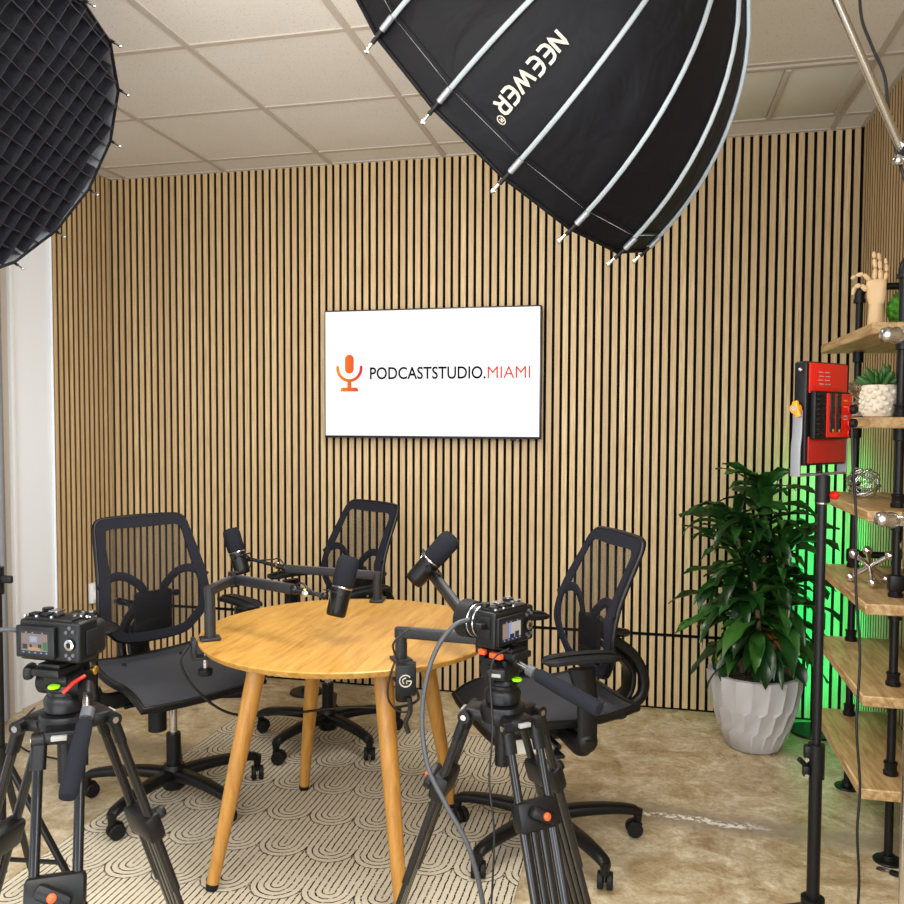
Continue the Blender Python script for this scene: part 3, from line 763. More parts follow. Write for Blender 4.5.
# ------------------------------------------------------------------ microphones and low arms
def mic(name, label, base, top, side):
    base, top = Vector(base), Vector(top); d = (top-base).normalized(); L = (top-base).length
    mc = thing(name, label, 'microphone', base); mc.rotation_mode = 'QUATERNION'
    A = frame_z(d); z = Vector((0, 0, 1))
    mc.matrix_world = Matrix.Translation(base) @ A.to_4x4()
    k = L/.190
    m = MB(); m.lathe([(.026*k, 0), (.030*k, .004), (.031*k, .02), (.031*k, .092*k)], 'black_metal', 32); m.lathe([(.0315*k, .086*k), (.033*k, .089*k), (.0315*k, .092*k)], 'steel', 32); m.build('body', mc)
    m = MB(); m.lathe([(.031*k, .094*k), (.034*k, .10*k), (.0345*k, .165*k), (.032*k, .18*k), (.026*k, .188*k), (.012*k, .190*k)], 'foam', 32); m.build('windscreen', mc)
    s_ = A.inverted() @ Vector(side); s_.z = 0; s_.normalize(); t_ = Vector((-s_.y, s_.x, 0))
    m = MB(); m.tube([t_*.036*k+Vector((0, 0, .072*k)), t_*.036*k*.7+s_*.036*k+Vector((0, 0, .072*k)), s_*.05*k+Vector((0, 0, .072*k)), -t_*.036*k*.7+s_*.036*k+Vector((0, 0, .072*k)), -t_*.036*k+Vector((0, 0, .072*k))], 1, 'black_metal', sec=rsec(.012, .004), up=(0, 0, 1))
    for g in (-1, 1): m.cyl(t_*g*.031*k+Vector((0, 0, .072*k)), t_*g*.048*k+Vector((0, 0, .072*k)), .009, 'black_plastic', 16)
    y = m.build('yoke', mc)
    MB().tube(spline([t_*.02+Vector((0, 0, .006)), t_*.034+s_*.01+Vector((0, 0, .01)), t_*.055+s_*.02+Vector((0, 0, .04)), t_*.05+s_*.03+Vector((0, 0, .075))], 6), .0022, 'cable_black', 8).build('cable', mc)
    return mc
def mic_arm(name, label, base, h, pts, clampdir, boxed=False):
    """base on the table edge, riser to height h, then flat arm sections through pts"""
    b = Vector(base); cdv = Vector(clampdir).normalized()
    r = thing(name, label, 'microphone arm', b)
    m = MB(); rot = (0, 0, math.atan2(cdv.y, cdv.x))
    m.box(cdv*.0+Vector((0, 0, .005)), (.062, .05, .009), 'arm_metal', .003, rot)
    m.box(cdv*.050+Vector((0, 0, -.022)), (.014, .048, .062), 'arm_metal', .003, rot)
    m.box(cdv*.022+Vector((0, 0, -.052)), (.068, .046, .010), 'arm_metal', .003, rot)
    m.cyl(cdv*.015+Vector((0, 0, -.10)), cdv*.015+Vector((0, 0, -.030)), .008, 'steel', 14); m.lathe([(.02, 0), (.022, .004), (.022, .02), (.01, .024)], 'black_plastic', 16, cdv*.015+Vector((0, 0, -.11)))
    m.build('clamp', r)
    top = Vector((0, 0, h))
    m = MB(); m.cyl((0, 0, .008), (0, 0, h*.62), .0175, 'arm_metal', 28); m.cyl((0, 0, h*.62), (0, 0, h+.012), .0165, 'arm_metal', 28); m.build('riser', r)
    P = [top]+[Vector(p)-b for p in pts]
    for i in range(len(P)-1):
        m = MB(); d = (P[i+1]-P[i]).normalized()
        m.tube([P[i]-d*.015, P[i+1]+d*.012], 1, 'arm_metal', sec=rsec(.026, .030, .18), up=(0, 0, 1), smooth=True)
        m.tube([P[i]+d*.03+Vector((0, 0, .0155)), P[i+1]-d*.03+Vector((0, 0, .0155))], 1, 'seam_grey', sec=rsec(.012, .002, .2), up=(0, 0, 1))
        seg = m.build('arm_section', r)
        if i < len(P)-2:
            m = MB(); m.cyl(P[i+1]-Vector((0, 0, .024)), P[i+1]+Vector((0, 0, .024)), .019, 'black_metal', 24); m.build('hinge', seg)
    return r, P[-1]+b
def ball_mount(arm, a, b):
    o = Vector(arm.location); a, b = Vector(a)-o, Vector(b)-o; d = (b-a).normalized()
    sd = d.cross(Vector((0, 0, 1))).normalized()
    m = MB(); m.ball(a, .015, 'black_metal', 16); m.cyl(a, a+d*.035, .011, 'black_plastic', 16); m.cyl(a+d*.04, b, .007, 'black_metal', 14)
    q = a+d*.045; m.cyl(q-sd*.022, q+sd*.022, .006, 'black_metal', 12); m.lathe([(.006, -.004), (.011, 0), (.006, .004)], 'steel', 14, q+sd*.024, sd)
    m.lathe([(.010, 0), (.013, .004), (.010, .010)], 'brass', 18, a+d*.03, d)
    m.ball(b, .012, 'black_metal', 14)
    m.tube(spline([a+Vector((0, 0, .012)), a+d*.03+Vector((0, 0, .028))+sd*.012, a+d*.06+Vector((0, 0, .016))+sd*.02, b+Vector((0, 0, -.012))], 6), .0028, 'cable_black', 8)
    m.build('ball_mount', arm)
TZ = .7285
a1, e1 = mic_arm('low_microphone_arm', 'low black microphone arm clamped to the left edge of the round table', (-1.315, -1.862, TZ), .155, [(-1.318, -1.70, .889), (-1.062, -1.822, .893)], (-.8, -.6, 0))
ball_mount(a1, (-1.045, -1.83, .893), (-.945, -1.835, .880))
mic('broadcast_microphone', 'middle black broadcast microphone with foam windscreen hanging over the tabletop', (-.928, -1.79, .808), (-.898, -1.745, .990), (-1, -.3, 0))
a2, e2 = mic_arm('low_microphone_arm', 'low black microphone arm clamped to the back edge of the round table', (-.985, -1.20, TZ), .098, [(-1.355, -1.175, .832)], (-.1, 1, 0))
ball_mount(a2, (-1.375, -1.174, .835), (-1.535, -1.178, .868))
mic('broadcast_microphone', 'left black broadcast microphone pointing up in front of the slatted wall', (-1.540, -1.20, .808), (-1.600, -1.19, .985), (1, 0, 0))
a3, e3 = mic_arm('low_microphone_arm', 'low black microphone arm clamped to the right front edge of the table', (-.672, -1.94, TZ), .082, [(-.43, -1.975, .815), (-.655, -1.655, .930)], (.6, -.8, 0))
ball_mount(a3, (-.66, -1.65, .932), (-.672, -1.66, .975))
mic('broadcast_microphone', 'right black broadcast microphone tilted to the right over the table edge', (-.700, -1.71, .912), (-.576, -1.70, 1.058), (.5, .2, -.5))
# logo block on the front clamp
bx = MB(); bx.box((0, 0, 0), (.056, .034, .084), 'black_plastic', .003)
R3 = (0, 0, R_(14))
blk = bx.build('cable_block', a3, Vector((-.632, -2.03, .705))-Vector(a3.location), R3)
m = MB()
arc = [(.016*math.cos(R_(t)), -.0178, .016*math.sin(R_(t))) for t in range(40, 361, 16)]
m.tube(arc, .0019, 'white_print', 6)
m.tube([(.016, -.0178, 0), (.003, -.0178, 0), (.003, -.0178, -.008)], .0019, 'white_print', 6)
m.tube([(-.008*math.cos(R_(t)), -.0178, .008*math.sin(R_(t))) for t in range(-60, 120, 20)], .0016, 'white_print', 6)
m.build('round_mark', blk)
MB().tube(spline([(-.02, -.012, .05), (-.034, -.022, .10), (-.010, -.02, .13), (.012, -.012, .142)], 8)+[], .003, 'cable_black', 8).build('cable', blk)
MB().tube(spline([(-.030, -.01, .05), (-.046, -.02, .0), (-.046, -.02, -.05), (-.02, -.01, -.085), (.01, 0, -.09)], 8), .003, 'cable_black', 8).build('cable', blk)
MB().tube(spline([(.01, 0, -.05), (.012, 0, -.09), (.0, 0, -.12), (.008, 0, -.15)], 6), .007, 'cable_black', 8).build('plug', blk)

# ------------------------------------------------------------------ cinema cameras on tripods
def cinema_camera(label, loc, az, hood, scene):
    r = thing('cinema_camera', label, 'camera', loc, R_(az-90))
    m = MB(); m.box((0, 0, .039), (.128, .052, .074), 'black_plastic', .006, seg=3)
    m.box((.048, .032, .038), (.034, .040, .066), 'black_rubber', .012, seg=3)       # grip
    m.box((-.004, .0, .0775), (.10, .046, .006), 'black_metal', .002)
    body = m.build('body', r)
    m = MB()
    for x in (-.045, -.02, .004): m.box((x, -.006, .0825), (.016, .018, .005), 'black_metal', .0015)
    m.cyl((.046, .030, .078), (.046, .030, .084), .012, 'black_metal', 20); m.cyl((.046, .030, .084), (.046, .030, .0865), .006, 'steel', 16)
    for x, y in ((.030, .006), (.043, .006), (.056, .006)): m.cyl((x, y, .079), (x, y, .083), .004, 'steel', 12)
    m.box((-.012, .010, .086), (.020, .022, .004), 'steel', .001)
    m.cyl((-.040, .02, .079), (-.040, .02, .088), .010, 'black_metal', 18)
    for x in (-.055, -.03, .002): m.cyl((x, -.020, .0805), (x, -.020, .0835), .0032, 'steel', 10)
    m.build('top_control', body)
    m = MB(); m.cyl((.045, -.026, .036), (.045, -.0295, .036), .0115, 'black_metal', 22); m.lathe([(.0085, 0), (.0100, .0012), (.0085, .002)], 'steel', 22, (.045, -.0288, .036), (0, -1, 0))
    m.cyl((.045, -.029, .036), (.045, -.031, .036), .005, 'black_gloss', 14)
    for x, z in ((.038, .058), (.052, .060), (.052, .018), (.038, .017), (.045, .012), (.045, .066)): m.cyl((x, -.026, z), (x, -.0285, z), .0035, 'seam_grey', 12)
    m.build('rear_dial', body)
    m = MB(); m.box((-.022, -.031, .038), (.082, .009, .058), 'black_plastic', .003); mon = m.build('monitor', r)
    z0, x0 = .018, -.0535
    m = MB(); m.add([(-.0545, -.0358, .0165), (.0105, -.0358, .0165), (.0105, -.0358, .0595), (-.0545, -.0358, .0595)], [[0, 1, 2, 3]], 'lcd_dark')
    def q(xa, xb, za, zb, mt, d): m.add([(x0+xa*.063, -.0358-d, z0+za*.040), (x0+xb*.063, -.0358-d, z0+za*.040), (x0+xb*.063, -.0358-d, z0+zb*.040), (x0+xa*.063, -.0358-d, z0+zb*.040)], [[0, 1, 2, 3]], mt)
    if scene == 0:
        q(.06, .94, .12, .9, 'lcd_wall', .0002); q(.34, .60, .52, .78, 'lcd_blue', .0004); q(.38, .56, .56, .74, 'lcd_pale', .0006)
        q(.30, .70, .14, .30, 'lcd_tan', .0004); q(.78, .93, .18, .55, 'lcd_green', .0004); q(.1, .26, .2, .42, 'lcd_dark', .0004); q(.62, .74, .26, .44, 'lcd_dark', .0004); q(.34, .42, .28, .42, 'lcd_dark', .0005)
    else:
        q(.04, .96, .12, .9, 'lcd_pale', .0002); q(.04, .36, .12, .9, 'lcd_wall', .0004); q(.36, .47, .12, .9, 'lcd_blue', .0004); q(.4, .62, .12, .32, 'lcd_dark', .0006); q(.66, .86, .12, .40, 'lcd_dark', .0006)
    for x in (.1, .3, .5, .7, .88): q(x, x+.06, .02, .08, 'lcd_blue', .0006); 
    for x in (.2, .42, .75): q(x, x+.05, .92, .97, 'lcd_pale', .0006)
    m.build('screen_image', mon)
    m = MB(); m.cyl((0-.012, .026, .04), (-.012, .034, .04), .032, 'steel', 32)
    m.lathe([(.031, 0), (.0325, .003), (.0325, .010), (.031, .012), (.033, .014), (.033, .026), (.0345, .029), (.0345, .038), (.033, .042)], 'black_metal', 40, (-.012, .034, .04), (0, 1, 0))
    m.lathe([(.0334, .016), (.0342, .018), (.0334, .020)], 'steel', 40, (-.012, .034, .04), (0, 1, 0))
    m.lathe([(.0348, .031), (.0356, .033), (.0348, .035)], 'steel', 40, (-.012, .034, .04), (0, 1, 0))
    lens = m.build('lens', r)
    m = MB(); m.lathe([(.001, .036), (.028, .038), (.030, .040)], 'black_gloss', 32, (-.012, .034, .04), (0, 1, 0)); m.build('front_glass', lens)
    if hood:
        m = MB(); m.lathe([(.034, .032), (.039, .036), (.041, .066), (.0395, .066), (.037, .038)], 'black_rubber', 40, (-.012, .034, .04), (0, 1, 0)); m.build('lens_hood', lens)
    m = MB(); m.box((-.0655, .0, .056), (.004, .030, .018), 'black_rubber', .001); m.box((-.0655, .0, .032), (.004, .030, .022), 'black_rubber', .001)
    m.box((-.074, .0, .050), (.026, .018, .011), 'black_plastic', .003); m.build('port_cover', body)
    m = MB(); m.box((.0655, .006, .036), (.003, .030, .044), 'black_rubber', .001); m.box((.0675, .006, .036), (.002, .010, .012), 'black_plastic', .0008); m.build('card_door', body)
    return r
cinema_camera('black cinema camera facing the table on the left tripod, its screen lit', (-1.034, -2.905, .976), 88, False, 0)
cinema_camera('black cinema camera with a lens hood on the right tripod', (-.280, -2.505, .950), 150, True, 1)

def tripod(label, cx, cy, zcam, azs, camaz, hpts, hub, orangelever, s1):
    t = thing('video_tripod', label, 'tripod', (cx, cy, 0))
    o = Vector((cx, cy, 0)); ca = R_(camaz); fw = Vector((math.cos(ca), math.sin(ca), 0)); sd = Vector((fw.y, -fw.x, 0))
    rz = (0, 0, ca-PI/2)
    zc = zcam-.004
    # head
    m = MB(); m.lathe([(.030, hub+.012), (.036, hub+.016), (.038, hub+.036), (.034, hub+.042), (.030, hub+.046), (.030, hub+.052), (.034, hub+.056), (.030, hub+.064)], 'black_metal', 36); m.build('bowl', t)
    hz = hub+.062; top = zc-.020
    m = MB(); m.box((0, 0, (hz+top)/2), (.052, .058, top-hz), 'black_plastic', .010, rz)
    for sg in (-1, 1):
        c_ = sd*sg*.036+Vector((0, 0, top-.022)); m.cyl(c_-sd*sg*.014, c_+sd*sg*.010, .024, 'black_plastic', 28); m.cyl(c_+sd*sg*.010, c_+sd*sg*.013, .012, 'black_metal', 20)
        m.tube([c_+Vector((0, 0, .012))+fw*.02, Vector((0, 0, top+.004))+sd*sg*.026+fw*.03], 1, 'black_plastic', sec=rsec(.014, .016, .4), up=sd)
    head = m.build('fluid_head', t)
    MB().lathe([(.010, 0), (.0108, .003), (.009, .005)], 'bubble_green', 20, (sd.x*.004-fw.x*.034, sd.y*.004-fw.y*.034, hub+.064), (0, 0, 1)).build('spirit_level', head)
    # side knobs
    m = MB(); kd = (-sd-fw*.5).normalized(); kc = Vector((0, 0, hub+.088))
    m.cyl(kc+kd*.03, kc+kd*.052, .010, 'black_plastic', 16); m.box(kc+kd*.060, (.042, .018, .026), 'black_plastic', .008, (0, 0, math.atan2(kd.y, kd.x)+PI/2)); m.box(kc+kd*.0695, (.022, .002, .007), 'grey_print', .0005, (0, 0, math.atan2(kd.y, kd.x)+PI/2))
    m.build('tilt_lock', head)
    m = MB(); m.box((0, 0, zc-.012), (.058, .105, .014), 'black_metal', .003, rz); m.box((0, 0, zc-.002), (.046, .085, .008), 'black_metal', .002, rz); pl = m.build('quick_release_plate', t)
    if orangelever:
        m = MB(); m.box(-sd*.036-fw*.012+Vector((0, 0, zc-.012)), (.014, .030, .012), 'orange', .003, rz); m.box(-sd*.036+fw*.025+Vector((0, 0, zc-.010)), (.012, .018, .012), 'orange', .003, rz); m.build('orange_lever', pl)['label'] = 'orange release lever'
    else:
        m = MB(); m.tube([sd*.036-fw*.05+Vector((0, 0, zc-.045)), sd*.046-fw*.035+Vector((0, 0, zc-.03)), sd*.050-fw*.01+Vector((0, 0, zc-.024))], .0035, 'red_anodised', 8); m.build('red_lever', pl)['label'] = 'red release lever'
        MB().lathe([(.004, 0), (.008, .003), (.008, .010), (.004, .013)], 'brass', 18, sd*.040+fw*.02+Vector((0, 0, zc-.022)), sd).build('brass_screw', pl)
    # pan handle
    a, b, c_ = [Vector(p)-o for p in hpts]; d = (c_-b).normalized()
    m = MB(); m.tube([a, b], .0058, 'steel', 12); m.cyl(b-d*.022, b-d*.004, .0115, 'seam_grey', 18); m.cyl(a-(b-a).normalized()*.01, a+(b-a).normalized()*.018, .013, 'black_metal', 18); hd = m.build('pan_handle', t)
    L = (c_-b).length
    m = MB(); m.lathe([(.010, 0), (.0135, .006), (.0150, L*.4), (.0155, L-.012), (.0135, L-.002), (.006, L)], 'foam', 24, b, d); m.build('grip', hd)
    # hub casting
    m = MB(); m.lathe([(.030, hub-.030), (.046, hub-.022), (.050, hub-.004), (.044, hub+.010), (.034, hub+.014)], 'black_metal', 36)
    m.cyl((0, 0, hub-.12), (0, 0, hub-.03), .016, 'black_plastic', 20)
    for az in azs:
        u = Vector((math.cos(R_(az)), math.sin(R_(az)), 0)); m.box(u*.055+Vector((0, 0, hub-.012)), (.05, .060, .026), 'black_metal', .008, (0, 0, R_(az)))
        m.box(u*.083+Vector((0, 0, hub-.010)), (.010, .026, .008), 'grey_print', .001, (0, 0, R_(az)))
    m.build('hub', t)
    for az in azs:
        u = Vector((math.cos(R_(az)), math.sin(R_(az)), 0)); w = Vector((-u.y, u.x, 0))
        T0 = u*.072+Vector((0, 0, hub-.014)); F0 = u*.345+Vector((0, 0, .015)); L = (F0-T0).length; d = (F0-T0).normalized(); nrm = w.cross(d).normalized()
        def at(s): return T0+d*s
        m = MB()
        for sg in (-1, 1):
            m.tube([at(-.004)+w*sg*.033, at(.05)+w*sg*.034], 1, 'black_plastic', sec=rsec(.018, .026, .4), up=w)
            m.cyl(at(.0)+w*sg*.025, at(.0)+w*sg*.045, .013, 'black_plastic', 18); m.cyl(at(.0)+w*sg*.045, at(.0)+w*sg*.047, .006, 'steel', 14)
            m.cyl(at(.03)+w*sg*.034, at(.40)+w*sg*.034, .0088, 'black_gloss', 16)
        lg = m.build('leg', t)
        m = MB(); m.tube([at(s1), at(s1+.055)], 1, 'black_plastic', sec=rsec(.096, .034, .4), up=nrm.cross(d) if False else w.cross(d)) if False else m.box(at(s1+.028), (.096, .036, .058), 'black_plastic', .010, Matrix((tuple(w), tuple(nrm), tuple(d))).transposed())
        m.build('leg_collar', lg)
        kn = MB(); kd = nrm if nrm.dot(u) > 0 else -nrm
        kn.box(at(s1+.030)+kd*.028, (.062, .022, .026), 'black_plastic', .009, Matrix((tuple((w+d*.55).normalized()), tuple(kd), tuple(kd.cross((w+d*.55).normalized()).normalized()))).transposed()); kk = kn.build('lock_knob', lg)
        MB().lathe([(.0075, 0), (.0075, .004), (.004, .0065)], 'orange', 18, at(s1+.030)+kd*.0385, kd).build('knob_cap', kk)['label'] = 'orange cap'
        m = MB()
        for x in (-.030, -.010, .010, .030): m.tube([at(s1+.05)+w*x, at(L-.13)+w*x], 1, 'black_gloss', sec=rsec(.0105, .017, .4), up=w)
        m.box(at(L-.11), (.086, .030, .05), 'black_plastic', .008, Matrix((tuple(w), tuple(nrm), tuple(d))).transposed())
        m.cyl(at(L-.10), at(L-.02), .012, 'black_gloss', 16); m.build('lower_rail', lg)
        m = MB(); m.ball(F0, .019, 'black_rubber', 16, (1, 1, .72)); m.build('foot', lg)
    return t
tripod('black video tripod holding the left camera, pan handle pointing down', -1.034, -2.89, .976, (60, 180, 300), 88, ((-.980, -2.905, .925), (-.944, -2.955, .888), (-.905, -3.056, .798)), .865, False, .22)
tripod('black video tripod in front of the right chair, orange levers under the camera', -.283, -2.51, .950, (52, 175, 311), 150, ((-.262, -2.530, .925), (-.205, -2.572, .910), (-.076, -2.653, .876)), .815, True, .14)

# ------------------------------------------------------------------ light stand with red LED panel
ls = thing('light_stand', 'black light stand holding the red panel in front of the shelves', 'light stand', (.450, -1.875, 0))
m = MB(); m.cyl((0, 0, .10), (0, 0, .53), .0165, 'black_metal', 24); m.cyl((0, 0, .50), (0, 0, 1.24), .0115, 'black_metal', 24); m.build('pole', ls)
m = MB(); m.cyl((0, 0, .475), (0, 0, .565), .0215, 'black_plastic', 24); m.box((-.022, -.006, .545), (.02, .026, .036), 'black_plastic', .006); m.box((-.026, -.01, .495), (.018, .022, .03), 'black_plastic', .005); m.tube([(-.024, -.01, .505), (-.045, -.02, .528)], .007, 'black_plastic', 10)
m.cyl((-.026, -.016, .528), (-.026, -.022, .528), .0055, 'steel', 12); m.cyl((-.026, -.018, .485), (-.026, -.024, .485), .0055, 'steel', 12); m.build('collar', ls)
m = MB(); m.cyl((0, 0, .10), (0, 0, .150), .030, 'black_plastic', 24); m.build('leg_collar', ls)
for a in (30, 150, 270):
    u = Vector((math.cos(R_(a)), math.sin(R_(a)), 0)); MB().tube([u*.025+Vector((0, 0, .12)), u*.08+Vector((0, 0, .09)), u*.25+Vector((0, 0, .012))], 1, 'black_metal', sec=rsec(.022, .010, .3), up=(0, 0, 1)).build('leg', ls)
m = MB(); m.cyl((0, 0, 1.205), (0, 0, 1.275), .0185, 'black_plastic', 24); m.lathe([(.0125, 1.20), (.0135, 1.203), (.0125, 1.206)], 'steel', 24); m.build('top_socket', ls)
MB().lathe([(.006, 0), (.011, .006), (.012, .016), (.006, .022)], 'red_anodised', 9, (.018, -.006, 1.225), (.8, -.6, 0), smooth=False).build('socket_knob', ls)['label'] = 'red locking knob'
# panel: local x right as seen from behind, y towards its lit front, z up
pn = thing('led_light_panel', 'red-backed LED light panel on the black stand, seen from behind', 'light panel', (.443, -1.865, 1.280)); pn.rotation_euler = (0, 0, R_(319+90))
pw, phh, pz = .195, .265, .155
m = MB(); m.box((0, 0, pz), (pw, .036, phh), 'black_metal', .006); m.build('housing', pn)
MB().box((.0, -.0195, pz+phh/2-.042), (pw-.018, .004, .076), 'red_anodised', .001).build('upper_back_panel', pn); MB().box((.0, -.0195, pz-phh/2+.040), (pw-.018, .004, .068), 'red_dark', .001).build('lower_back_panel', pn)
m = MB()
for i, z in enumerate((.058, .048, .038, .028)):
    for x in (-.03, .0): m.box((x-.01+.004*(i % 2), -.0218, pz+phh/2-.085+z-.0), (.020, .0008, .0022), 'grey_print')
m.build('printed_lines', pn)
m = MB(); m.box((-.004, -.0285, pz-.004), (.165, .016, .122), 'black_plastic', .004)
for i in range(9): m.box((-.068, -.039, pz+.048-.0125*i), (.026, .008, .006), 'black_rubber', .002)
bm_ = m.build('battery_mount', pn)
m = MB(); m.box((.022, -.0378, pz-.004), (.118, .003, .112), 'red_anodised', .001)
for x in (-.014, .016): m.box((x, -.0402, pz+.002), (.022, .003, .100), 'black_gloss', .001)
for x in (-.011, .019): m.box((x, -.0422, pz-.044), (.007, .002, .009), 'brass', .0005)
for z in (.034, .018, -.006, -.014): m.box((.050, -.0397, pz+z), (.018, .0008, .0025), 'yellow_orange' if z > 0 else 'grey_print')
m.build('battery_plate', bm_)
for i, z in enumerate((.012, -.024, -.050)):
    m = MB(); m.lathe([(.011, 0), (.0125, .003), (.0115, .016), (.010, .018)], 'black_rubber', 20, (.070, -.0395, pz+z), (0, -1, 0)); m.lathe([(.0128, .001), (.0135, .003), (.0128, .005)], 'red_anodised', 20, (.070, -.0395, pz+z), (0, -1, 0)); m.build('dial', pn)
m = MB()
m.tube(spline([(-.104, .0, pz+.008), (-.105, 0, pz-.05), (-.110, 0, pz-.09), (-.110, 0, pz-.155)], 5), 1, 'aluminium', sec=rsec(.005, .026, .2), up=(0, 1, 0))
m.tube(spline([(.104, .0, pz+.008), (.105, 0, pz-.05), (.110, 0, pz-.09), (.110, 0, pz-.155)], 5), 1, 'aluminium', sec=rsec(.005, .026, .2), up=(0, 1, 0))
m.box((0, 0, pz-.157), (.224, .028, .005), 'aluminium', .001); m.cyl((0, 0, -.008), (0, 0, pz-.150), .008, 'black_metal', 14); m.build('yoke', pn)
for sg in (-1, 1):
    m = MB(); m.cyl((sg*.108, 0, pz+.012), (sg*.120, 0, pz+.012), .013, 'red_anodised' if sg > 0 else 'yellow_orange', 18); m.tube([(sg*.117, .0, pz+.030), (sg*.120, -.004, pz+.012), (sg*.117, -.010, pz-.008)], 1, 'yellow_orange', sec=rsec(.010, .015, .4), up=(0, 1, 0)); m.cyl((sg*.120, -.002, pz+.012), (sg*.127, -.002, pz+.012), .006, 'steel', 14); m.build('yoke_knob', pn)['label'] = 'orange yoke knob'
MB().ball((-.1035, -.004, pz+phh/2-.022), .006, 'steel', 12).build('corner_screw', pn)

# ------------------------------------------------------------------ corner lamp with green light strip
lp = thing('corner_lamp', 'slim black corner lamp glowing green against the slats behind the plant', 'floor lamp', (.765, -.165, 0))
MB().lathe([(.0, 0), (.105, 0), (.108, .004), (.106, .010), (.02, .013)], 'black_metal', 48).build('base', lp)
MB().box((0, 0, .64), (.016, .020, 1.26), 'black_metal', .003, rot=(0, 0, R_(45))).build('pole', lp)
MB().box((.0075, .0075, .66), (.009, .004, 1.18), 'led_green', 0, rot=(0, 0, R_(-45))).build('light_strip', lp)['label'] = 'glowing green light strip'
for az_ in (90, 0):
    gl = area('green_strip_light', (.780, -.150, .66), (.95, 0, .66), .02, 1.18, 2.6, (0, 1, .30))
    gl.rotation_euler = Euler((PI/2, 0, R_(az_-90)))

# ------------------------------------------------------------------ planter
pt = thing('potted_plant', 'tall leafy green dracaena in a white faceted pot by the slatted wall', 'plant', (.475, -.40, 0)); pt.scale = (1.04,)*3
m = MB(); n = 18; rr = []
def pot_row(r, z, tw):
    row = []
    for j in range(n):
        for da, k_ in ((.0, 1.035), (.80, .985)):
            a = 2*PI*(j+da+tw)/n; row.append(Vector((r*k_*math.cos(a), r*k_*math.sin(a), z)))
    return row
for r, z, tw in ((.096, 0, 0), (.110, .010, 0), (.141, .088, .12), (.146, .104, .5), (.168, .180, .62), (.171, .196, 1.0), (.184, .270, 1.08), (.186, .318, 1.12)): rr.append(pot_row(r, z, tw))
rr.append([Vector((.168*math.cos(2*PI*(j+2.2)/(2*n)), .168*math.sin(2*PI*(j+2.2)/(2*n)), .320)) for j in range(2*n)])
rr.append([Vector((.160*math.cos(2*PI*(j+2.2)/(2*n)), .160*math.sin(2*PI*(j+2.2)/(2*n)), .27)) for j in range(2*n)])
m.ring(rr, 'pot_white', False, True); m.build('pot', pt)
m = MB(); m.lathe([(.161, .272), (.159, .292), (.10, .300), (.0005, .304)], 'soil', 40); m.build('soil', pt)
rg = random.Random(11)
canes = [((.0, .0), (.03, -.02), 1.10), ((-.045, .03), (-.085, -.01), .98), ((.05, -.03), (.10, -.05), .90), ((.01, -.055), (-.02, -.10), .72)]
for (bx_, by_), (tx_, ty_), h in canes:
    MB().tube(spline([(bx_, by_, .28), ((bx_+tx_)/2+.01, (by_+ty_)/2, (.28+h)/2), (tx_, ty_, h)], 6), [.013-.005*i/12 for i in range(13)], 'cane', 10).build('stem', pt)
fol = MB()
def leaf(base, az, elev, L, w, droop, mt='leaf_green', twist=0):
    segs = 9; p = Vector(base); el = elev; vs = []; a = az
    for i in range(segs+1):
        t = i/segs
        d = Vector((math.cos(a)*math.cos(el), math.sin(a)*math.cos(el), math.sin(el)))
        sdv = Vector((-math.sin(a), math.cos(a), 0)); upv = sdv.cross(d)*-1
        ro = twist*t; s2 = sdv*math.cos(ro)+upv*math.sin(ro)
        ww = w*(.30+.70*math.sin(min(1, t*1.9)*PI/2))*(1 if t < .5 else max(.03, 1-((t-.5)/.5)**2.0))
        wav = .10*w*math.sin(t*17+az*5)
        vs += [p-s2*ww/2+upv*(.16*ww+wav), p-s2*ww/4+upv*(.03*ww), p+Vector((0, 0, 0)), p+s2*ww/4+upv*(.03*ww), p+s2*ww/2+upv*(.16*ww-wav)]
        p = p+d*(L/segs); el -= droop/segs*(.5+1.1*t); a += rg.uniform(-.05, .05)
    fs = [[i*5+j, i*5+j+1, i*5+j+6, i*5+j+5] for i in range(segs) for j in range(4)]
    b = len(vs); vs2 = [v+Vector((0, 0, -.0012)) for v in vs]
    fs2 = [[q+b for q in f][::-1] for f in fs]
    fol.add(vs+vs2, fs+fs2, mt, True)
for (bx_, by_), (tx_, ty_), h in canes:
    z0 = .40
    nl = int((h-z0)*112); az = rg.uniform(0, 6)
    for i in range(nl):
        t = i/(nl-1); z = z0+(h-z0)*t; az += 2.4+rg.uniform(-.25, .25)
        c = Vector((bx_+(tx_-bx_)*t, by_+(ty_-by_)*t, z))
        elev = .1+.9*t**1.6+rg.uniform(-.45, .45); L = rg.uniform(.22, .35)*(.82 if h > 1 and t < .4 else 1)*(1-.22*t**4); w = rg.uniform(.042, .072)
        # keep clear of the wall behind
        if math.sin(az) > .3: L *= .86
        if math.cos(az) > .5: L *= .90
        leaf(c, az, elev, L, w, rg.uniform(.9, 2.3), 'leaf_green', rg.uniform(-1.0, 1.0))
for i in range(7): leaf((rg.uniform(-.02, .02), rg.uniform(-.02, .02), rg.uniform(.42, .62)), rg.uniform(-.8, .5), -.2, rg.uniform(.16, .26), .026, 1.8, 'leaf_dry', .8)
for i in range(7): leaf((.015, .01, 1.05), i*.9, rg.uniform(.75, 1.25), rg.uniform(.17, .25), .040, rg.uniform(.8, 1.6), 'leaf_green', .3)
fol.build('foliage', pt)

